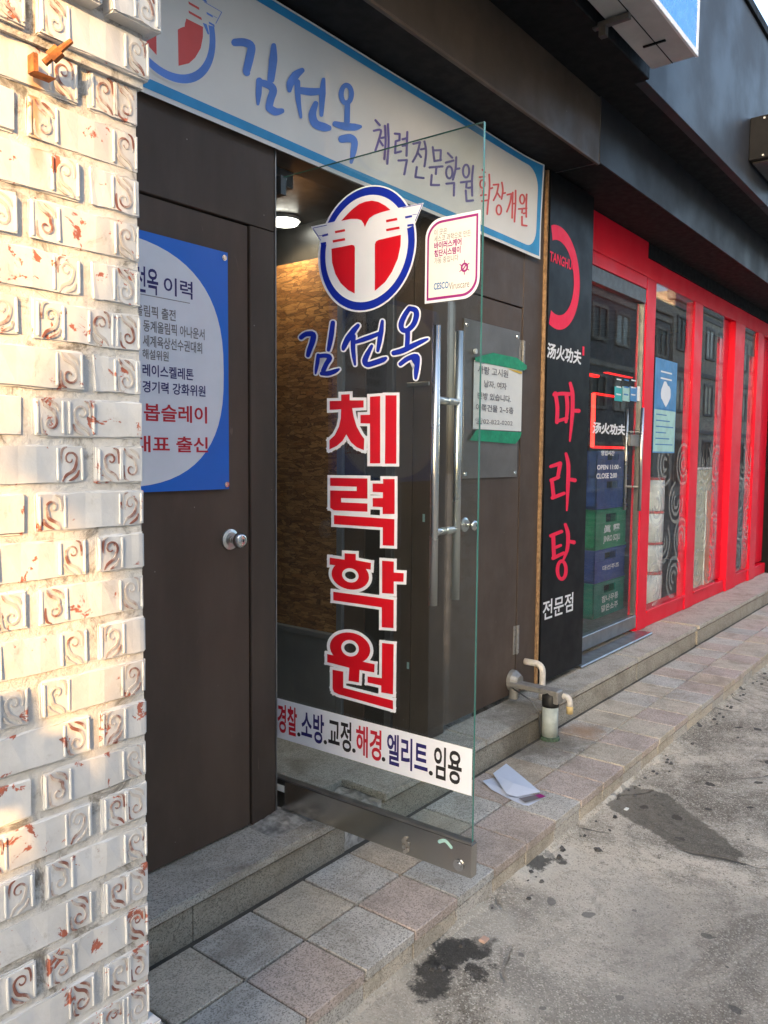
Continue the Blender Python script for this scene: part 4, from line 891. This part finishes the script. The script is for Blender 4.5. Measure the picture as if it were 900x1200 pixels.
for x0, x1, m in ((130, 168, 'sticker_teal'), (168, 205, 'sticker_mint'), (205, 240, 'sticker_blue'), (244, 274, 'panel_white')):
    a, c = SD.px(*zr((x0, 125))), SD.px(*zr((x1, 225))); st_ = obj('sticker', pbox(SD, a[0], c[0], c[1] + .01, a[1] - .02, .0003, .0007), m, sdz)
    if m == 'panel_white': text('lettering', 'S', 'ink_purple', st_, SD, a[0] + .05, c[0] - .05, c[1] + .04, a[1] - .05, .0012, .03)
    else:
        for k in range(3): obj('printed_line', shapes(SD, [rect(a[0] + .03, c[0] - .03, c[1] + .05 + k * .05, c[1] + .06 + k * .05)], .001), 'panel_white' if m != 'sticker_mint' else 'ink_cesco', st_)
sl = obj('threshold', box(4.45, 5.66, -.02, .10, .0005, .018, .006), 'alu_grey'); tag(sl, 'flat metal threshold strip below the restaurant door', 'threshold')
# poster inside the first window
IP = Plane((0, .1615, 0), (1, 0, 0), (0, 0, 1)); wp = thing('window_poster', 'pale blue paper poster taped inside the left restaurant window', 'poster', (6.2, .16, 1.2))
a, c = WP.px(767, 418), WP.px(790, 531); u0, u1, v0, v1 = a[0] + .02, c[0], c[1], a[1]
WPf = Plane((0, .1128, 0), (1, 0, 0), (0, 0, 1))
obj('sheet', pbox(WPf, u0, u1, v0, v1, 0, .0006), 'sticker_blue', wp)
obj('lower_field', shapes(WPf, [rect(u0 + .01, u1 - .01, v0 + .01, v0 + (v1 - v0) * .46)], .001), 'sticker_mint', wp)
for k in range(7): obj('printed_line', shapes(WPf, [rect(u0 + .05, u1 - (.05 + .08 * (k % 3)), v0 + .06 + k * .045, v0 + .068 + k * .045)], .0014), 'ink_cesco', wp)
for k in range(2): obj('printed_line', shapes(WPf, [rect(u0 + .12, u1 - .12, v1 - .10 - k * .05, v1 - .088 - k * .05)], .0014), 'panel_white', wp)
q = ((u0 + u1) / 2, v0 + (v1 - v0) * .64)
obj('white_patch', shapes(WPf, [[(q[0] + .11 * math.cos(k * .4), q[1] + .085 * math.sin(k * .4) * (1 + .2 * math.sin(k * 1.7))) for k in range(16)]], .0014), 'poster_white', wp)
# crates
base = PZ(706, 722, 0); yc = max(.42, base.y)
xr = PY(731, 690, yc).x; xl = xr - .62
CP = Plane((0, yc, 0), (1, 0, 0), (0, 0, 1))
zb_ = [PY(706, y, yc).z for y in (722, 682, 644, 597, 560, 528)]
specs = [('crate_teal', ['참나무통', '맑은소주'], 'bottom teal bottle crate on the floor'), ('crate_blue', ['대선주조'], 'blue bottle crate second from the floor'), ('crate_green', ['眞 露', 'JINRO SOJU'], 'green bottle crate in the middle'), ('crate_blue', [], 'dark blue bottle crate above the green one'), ('crate_blue', [], 'topmost blue bottle crate')]
zz = 0.0
for k, (m, words, lab) in enumerate(specs):
    z0 = max(0, zb_[k]) + .002; z1_ = zb_[k + 1] - .002
    if k == 0: z0 = -.002
    ct = thing('bottle_crate', lab + ' of the stack inside the restaurant door', 'crate', ((xl + xr) / 2, yc + .2, z0), 'bottle crates stacked inside the restaurant door')
    t = .014; hz = (z1_ - z0)
    obj('body', join(box(xl, xr, yc, yc + t, z0, z1_ - hz * .34, .003), box(xl, xl + .2, yc, yc + t, z1_ - hz * .34, z1_, .003), box(xr - .2, xr, yc, yc + t, z1_ - hz * .34, z1_, .003), box(xl + .2, xr - .2, yc, yc + t, z1_ - hz * .12, z1_, .003),
                     box(xl, xl + t, yc, yc + .42, z0, z1_, .003), box(xr - t, xr, yc, yc + .42, z0, z1_, .003), box(xl, xr, yc + .42 - t, yc + .42, z0, z1_, .003), box(xl, xr, yc, yc + .42, z0, z0 + .02)), m, ct)
    obj('rim', join(box(xl - .006, xr + .006, yc - .006, yc, z1_ - .022, z1_ - .002, .002), box(xl - .006, xr + .006, yc - .006, yc, z0 + .004, z0 + .02, .002)), m, ct)
    obj('grip_hole', box(xl + .203, xr - .203, yc + .05, yc + .06, z1_ - hz * .34, z1_ - hz * .12), 'crate_dark', ct)
    for j, wd in enumerate(words):
        nl = len(words); hh_ = hz * (.2 if nl > 1 else .16); vb_ = z0 + hz * (.34 if nl == 1 else (.40 - j * .27))
        text('lettering', wd, 'panel_white', ct, CP, xr - .47, xr - .13, vb_, vb_ + hh_, .004, .025)
# kegs
kb = PZ(776, 716, 0); kr = .13
kz = [0, PY(774, 671, kb.y).z, PY(774, 637, kb.y).z, PY(774, 600, kb.y).z, PY(774, 560, kb.y).z]
for k in range(4):
    z0, z1_ = kz[k] + .001, kz[k + 1] - .001
    kg = thing('white_canister', '%s white canister with a red rim, stacked behind the left restaurant window' % ('lowest', 'second', 'third', 'topmost')[k], 'canister', (kb.x, kb.y + .15, z0), 'white canisters stacked behind the window')
    hh_ = z1_ - z0
    obj('body', tube([(kb.x, kb.y + .15, z0), (kb.x, kb.y + .15, z0 + hh_ * .04), (kb.x, kb.y + .15, z0 + hh_ * .5), (kb.x, kb.y + .15, z0 + hh_ * .93)], [kr * .93, kr, kr, kr], 24), 'keg_white', kg, smooth=True)
    obj('rim', tube([(kb.x, kb.y + .15, z0 + hh_ * .93), (kb.x, kb.y + .15, z1_)], [kr * 1.03, kr * 1.0], 24), 'keg_red', kg, smooth=True)
pa = thing('partition_panel', 'beige low partition standing right behind the middle restaurant window', 'partition', (7.3, .2, 0))
obj('board', box(6.985, 7.72, .19, .21, -.002, 1.17, .004), 'partition', pa); obj('cap', box(6.985, 7.72, .183, .217, 1.172, 1.19, .003), 'keg_white', pa)
ch = thing('orange_board', 'narrow orange board leaning on the beige partition behind the middle restaurant window', 'board', (7.6, .18, 0))
obj('sheet', box(7.50, 7.66, .172, .182, -.002, .98, .003), 'orange_cloth', ch); obj('edge', box(7.495, 7.499, .170, .184, -.002, .98), 'keg_white', ch)
# red neon frame deep in the shop and a red strip lamp
NP = Plane((0, 1.5, 0), (1, 0, 0), (0, 0, 1)); a, c = NP.px(*zr((25, 175))), NP.px(*zr((190, 450)))
nf = thing('neon_frame', 'glowing red light frame inside the dark restaurant', 'neon sign', NP.pt(a[0], c[1]))
obj('back_board', pbox(NP, a[0], c[0], c[1], a[1], -.05, -.03), 'black_void', nf)
obj('light_tube', tube([NP.pt(a[0], c[1]), NP.pt(a[0], a[1])], .022, 8), 'led_red', nf); obj('light_tube', tube([NP.pt(a[0], a[1]), NP.pt(c[0], a[1])], .012, 8), 'led_soft', nf); obj('light_tube', tube([NP.pt(a[0], c[1]), NP.pt(c[0], c[1])], .012, 8), 'led_soft', nf)
for k, (x0, x1) in enumerate(((0, 58), (100, 225))):
    a, c = NP.px(*zr((x0, 62))), NP.px(*zr((x1, 95))); o = obj('red_lamp', join(pbox(NP, a[0], c[0], c[1], a[1] - .02, -.06, -.01)), 'led_soft'); tag(o, '%s red glowing strip lamp hanging in the restaurant' % ('short left', 'longer right')[k], 'lamp')
    
# ================================================================== LIGHT BOX SIGN AND SMALL WALL BOX ABOVE
sg = thing('light_box_sign', 'blue faced metal box sign mounted high above the academy banner', 'sign', (3.0, -.65, 3.125))
obj('housing', box(1.2, 3.863, -.758, -.552, 3.128, 4.3, .003), 'sign_grey', sg)
obj('face', box(1.23, 3.845, -.764, -.757, 3.155, 4.27), 'sign_face_blue', sg)
obj('white_trim', join(box(1.2, 3.866, -.768, -.756, 3.125, 3.150, .001), box(3.846, 3.866, -.768, -.756, 3.152, 4.3, .001)), 'panel_white', sg)
obj('seam', box(1.2, 3.86, -.655, -.651, 3.1265, 3.129), 'black_void', sg)
for x in (2.1, 3.3): obj('bracket', join(box(x, x + .03, -.66, -.50, 3.10, 3.122, .002), box(x, x + .03, -.56, -.53, 3.06, 3.10)), 'alu_dark', sg)
for x in (2.9, 3.62): obj('lug', box(x, x + .012, -.70, -.60, 3.121, 3.1265), 'black_void', sg)
wb = thing('wall_box', 'small dark metal lamp box fixed to the grey upper fascia', 'wall lamp', (6.0, -.55, 3.2))
obj('housing', box(5.81, 6.6, -.66, -.504, 3.27, 3.55, .004), 'soffit_black', wb); obj('lens', box(5.85, 6.56, -.645, -.52, 3.262, 3.269), 'alu_dark', wb)
for x, z in ((5.806, 3.53), (5.806, 3.29)): obj('screw', box(x, x + .006, -.60, -.588, z - .006, z + .006), 'steel', wb)

# ================================================================== STANDPIPE
sp = thing('standpipe', 'grey green plastic standpipe with black cap and white elbows on the wet tiles', 'standpipe', (3.58, -.24, ZP))
px_, py_ = 3.600, -.236
obj('pipe', tube([(px_, py_, ZP - .002), (px_, py_, .040)], .040, 24), 'pvc_grey', sp, smooth=True)
obj('base_ring', tube([(px_, py_, ZP - .001), (px_, py_, ZP + .014), (px_, py_, ZP + .018)], [.052, .048, .042], 24), 'mossy', sp)
obj('cap', tube([(px_, py_, .030), (px_, py_, .045), (px_, py_, .075), (px_, py_ + .012, .098)], [.0425, .044, .044, .036], 20), 'rubber_black', sp, smooth=True)
arm = obj('arm', join(box(px_ - .034, px_ + .034, -.285, .0, .092, .118, .004), box(px_ - .032, px_ + .032, -.290, -.262, .052, .116, .004)), 'zinc', sp)
obj('flange', join(tube([(px_ + .02, .0, .115), (px_ + .02, -.02, .115), (px_ + .02, -.05, .112)], [.056, .054, .036], 16), tube([(px_ - .005, -.03, .03), (px_ - .005, -.03, .10)], .024, 10)), 'zinc', sp)
xe = px_ + .165
el1 = [(xe, .005, .185), (xe, -.065, .185)] + arc((xe, -.065, .145), (0, 0, 1), (0, -1, 0), .04) + [(xe, -.105, .05), (xe, -.105, -.005)]
obj('elbow', tube(el1, .017, 14), 'pvc_white', sp, smooth=True)
el2 = [(px_ + .03, -.285, .085), (px_ + .03, -.30, .085)] + arc((px_ + .03, -.30, .058), (0, 0, 1), (0, -1, 0), .027) + [(px_ + .03, -.327, .03)]
obj('elbow', tube(el2, .015, 14), 'pvc_white', sp, smooth=True)
obj('spout_tip', tube([(px_ + .03, -.327, .04), (px_ + .03, -.327, .002)], .0165, 14), 'pvc_yellow', sp, smooth=True)
obj('cable', tube([(px_ - .02, -.02, .09), (px_ - .045, -.08, .08), (px_ - .052, -.16, .05), (px_ - .046, -.20, -.01), (px_ - .044, -.205, -.13)], .004, 8), 'alu_dark', sp, smooth=True)

# ================================================================== ENVELOPE AND LITTER
z3 = zoom(560, 780, 4.5); GZ = lambda p, h=0.0: PZ(*z3(p), ZP + h)
en = thing('envelope', 'crumpled white envelope lying on the pavement tiles by the glass door', 'envelope', PZ(600, 918, ZP))
o1 = [(25, 607), (85, 590), (150, 640), (240, 700), (362, 690), (268, 738), (240, 735), (150, 695), (70, 652)]
hs = [.012, .004, .006, .004, .003, .002, .002, .004, .006]
mid = GZ((170, 665), .005); V = [GZ(p, h) for p, h in zip(o1, hs)] + [mid]; Fc = [[i, (i + 1) % 9, 9] for i in range(9)]
obj('back_sheet', (V + [v - Vector((0, 0, .0012)) for v in V], Fc + [[a + 10, c + 10, b_ + 10] for a, b_, c in Fc]), 'paper_cool', en)
o2 = [(80, 568), (150, 516), (235, 585), (330, 665), (205, 692), (150, 675), (112, 615)]; hs = [.018, .010, .012, .006, .006, .010, .016]
V = [GZ(p, h + .006) for p, h in zip(o2, hs)] + [GZ((190, 620), .026)]; Fc = [[i, (i + 1) % 7, 7] for i in range(7)]
obj('front_sheet', (V + [v - Vector((0, 0, .0012)) for v in V], Fc + [[a + 8, c + 8, b_ + 8] for a, b_, c in Fc]), 'paper_cool', en)
V = [GZ(p, .0095) for p in ((215, 700), (325, 676), (362, 690), (250, 722))]; obj('printed_stripe', (V, [[0, 1, 2, 3]]), 'ink_grey', en)
V = [GZ(p, .0100) for p in ((300, 684), (330, 676), (360, 690), (325, 698))]; obj('printed_stripe', (V, [[0, 1, 2, 3]]), 'ink_magenta', en)
Q = PZ(567, 1103, ZR); o = obj('stone_chip', box(Q.x - .015, Q.x + .018, Q.y - .012, Q.y + .013, ZR, ZR + .009, .004), 'chip_pink'); tag(o, 'small flat pinkish stone chip lying on the road near the kerb', 'stone')
Q = PZ(734, 949, ZR); o = obj('paper_scrap', box(Q.x - .012, Q.x + .014, Q.y - .008, Q.y + .008, ZR + .001, ZR + .006, .002), 'paper_white'); tag(o, 'tiny white paper scrap on the dark wet patch of the road', 'scrap')

# ================================================================== ACROSS THE STREET (seen mirrored in the glass, shades the shopfronts)
def to_far(X, Z, Y):                              # where sunlight reaching (X, PYF, Z) on the pillar crosses the plane Y
    t = PYF - Y; return X - t * SX, Z + t * SZ
def building(name, label, x0, x1, h, wall, trim, seed, floors=3):
    rg = random.Random(seed); t = thing(name, label, 'building', ((x0 + x1) / 2, -9, ZR))
    obj('wall', box(x0, x1, -14, -8.0, ZR - .01, h), wall, t)
    obj('cornice', box(x0 - .12, x1 + .12, -8.25, -7.9, h - .35, h + .05, .03), trim, t)
    n = max(2, int((x1 - x0) / 1.7)); fh = (h - .5) / floors
    for f in range(floors):
        obj('string_course', box(x0 - .05, x1 + .05, -8.06, -7.95, (f + 1) * fh - .12, (f + 1) * fh + .05, .01), trim, t)
        for i in range(n):
            cx = x0 + (i + .5) * (x1 - x0) / n; ww = (x1 - x0) / n * .56; zb2 = f * fh + (.75 if f else .25); zt = (f + 1) * fh - .45
            wf = obj('window', join(box(cx - ww / 2 - .07, cx + ww / 2 + .07, -8.0, -7.93, zb2 - .1, zb2, .01), box(cx - ww / 2 - .07, cx - ww / 2, -8.0, -7.94, zb2, zt), box(cx + ww / 2, cx + ww / 2 + .07, -8.0, -7.94, zb2, zt), box(cx - ww / 2 - .07, cx + ww / 2 + .07, -8.0, -7.94, zt, zt + .09), box(cx - .025, cx + .025, -8.0, -7.955, zb2, zt)), trim, t)
            obj('pane', box(cx - ww / 2 + .001, cx + ww / 2 - .001, -8.0, -7.985, zb2 + .001, zt - .001), rg.choice(['pane_pale', 'pane_pale', 'alu_dark']), wf)
    return t
xa = to_far(.75, 1, -8.0)[0]
building('stone_building', 'cream stone building with tall windows across the street, mirrored in the shop glass', xa, 8.6, 8.4, 'stone_cream', 'panel_white', 1, 2)
building('brick_building', 'red brick building across the street next to the cream stone one', 8.9, 17, 7.4, 'brick_far', 'stone_grey', 2, 3)
building('grey_building', 'grey rendered building at the far end across the street', 17.3, 30, 6.8, 'stone_grey', 'stone_cream', 3, 3)
building('long_building', 'long cream building far along the opposite side of the street', 30.4, 52, 7.5, 'stone_cream', 'stone_grey', 5, 3)
building('far_building', 'farthest grey block along the opposite side of the street', 52.5, 80, 9, 'stone_grey', 'stone_cream', 6, 3)
# unseen board and wall added across the road, outlined to shape the pillar's shade
YC = -4.5; CPn = Plane((0, YC, 0), (1, 0, 0), (0, 0, 1))
P = [to_far(X, Z, YC) for X, Z in ((.575, 1.26), (.68, 1.40), (.78, 1.62), (.83, 2.2), (1.3, 2.2), (1.3, .75), (.84, .80), (.80, .95), (.75, 1.10), (.66, 1.21))]
cn = thing('shade_board', 'added blue board on a post outside the view, shaped to shade the pillar', 'shade_caster', (P[4][0] - .3, YC, ZR))
obj('sheet', slab(CPn, P, -.02, .02), 'shade_board_blue', cn)
obj('post', tube([(P[4][0] - .25, YC - .03, ZR), (P[4][0] - .25, YC - .03, P[4][1])], .035, 12), 'alu_dark', cn)
YW = -4.6; GP = Plane((0, YW, 0), (1, 0, 0), (0, 0, 1)); P = [to_far(X, Z, YW) for X, Z in ((-6.0, .64), (.58, .64), (.66, .69), (.74, .78), (.80, .90), (1.0, .90))]
gw = thing('shade_wall', 'added grey wall outside the view, its stepped end shaped to shade the pillar', 'wall', (P[1][0] - 2, YW, ZR))  # added wall, keeps sun off the lower part of the pillar
P = [(P[0][0], ZR)] + P + [(P[-1][0], ZR)]; obj('wall', slab(GP, P, -.03, .03), 'stone_grey', gw)
obj('cap', box(P[1][0], P[2][0] - .1, YW - .05, YW + .05, P[1][1] - .05, P[1][1] - .001, .01), 'stone_cream', gw)
# unseen easel added behind the viewer, shaped to throw the viewer's shadow on the pillar
YE = -2.2; ez = thing('shade_easel', 'added wooden easel behind the viewer, there to throw a shadow on the pillar', 'easel', (*[to_far(.55, .9, YE)[0], YE], ZR))
EP = Plane((0, YE, 0), (1, 0, 0), (0, 0, 1))
P = [to_far(X, Z, YE) for X, Z in ((.30, .78), (.545, .76), (.61, .80), (.600, .87), (.588, .925), (.30, .94))]; obj('board', slab(EP, P, -.01, .01), 'wood_dark', ez)
for (Xa, Za, Xb, Zb) in ((.59, .86, .645, .60), (.52, .86, .60, .60), (.36, .86, .30, .60)):
    a, c = to_far(Xa, Za, YE), to_far(Xb, Zb, YE); d = (c[1] - ZR) / (a[1] - c[1]); f_ = (c[0] + (c[0] - a[0]) * d * .35, ZR)
    obj('leg', tube([(a[0], YE - .03, a[1]), (c[0], YE - .03, c[1]), (f_[0], YE - .03, f_[1])], .016, 8), 'wood_dark', ez)
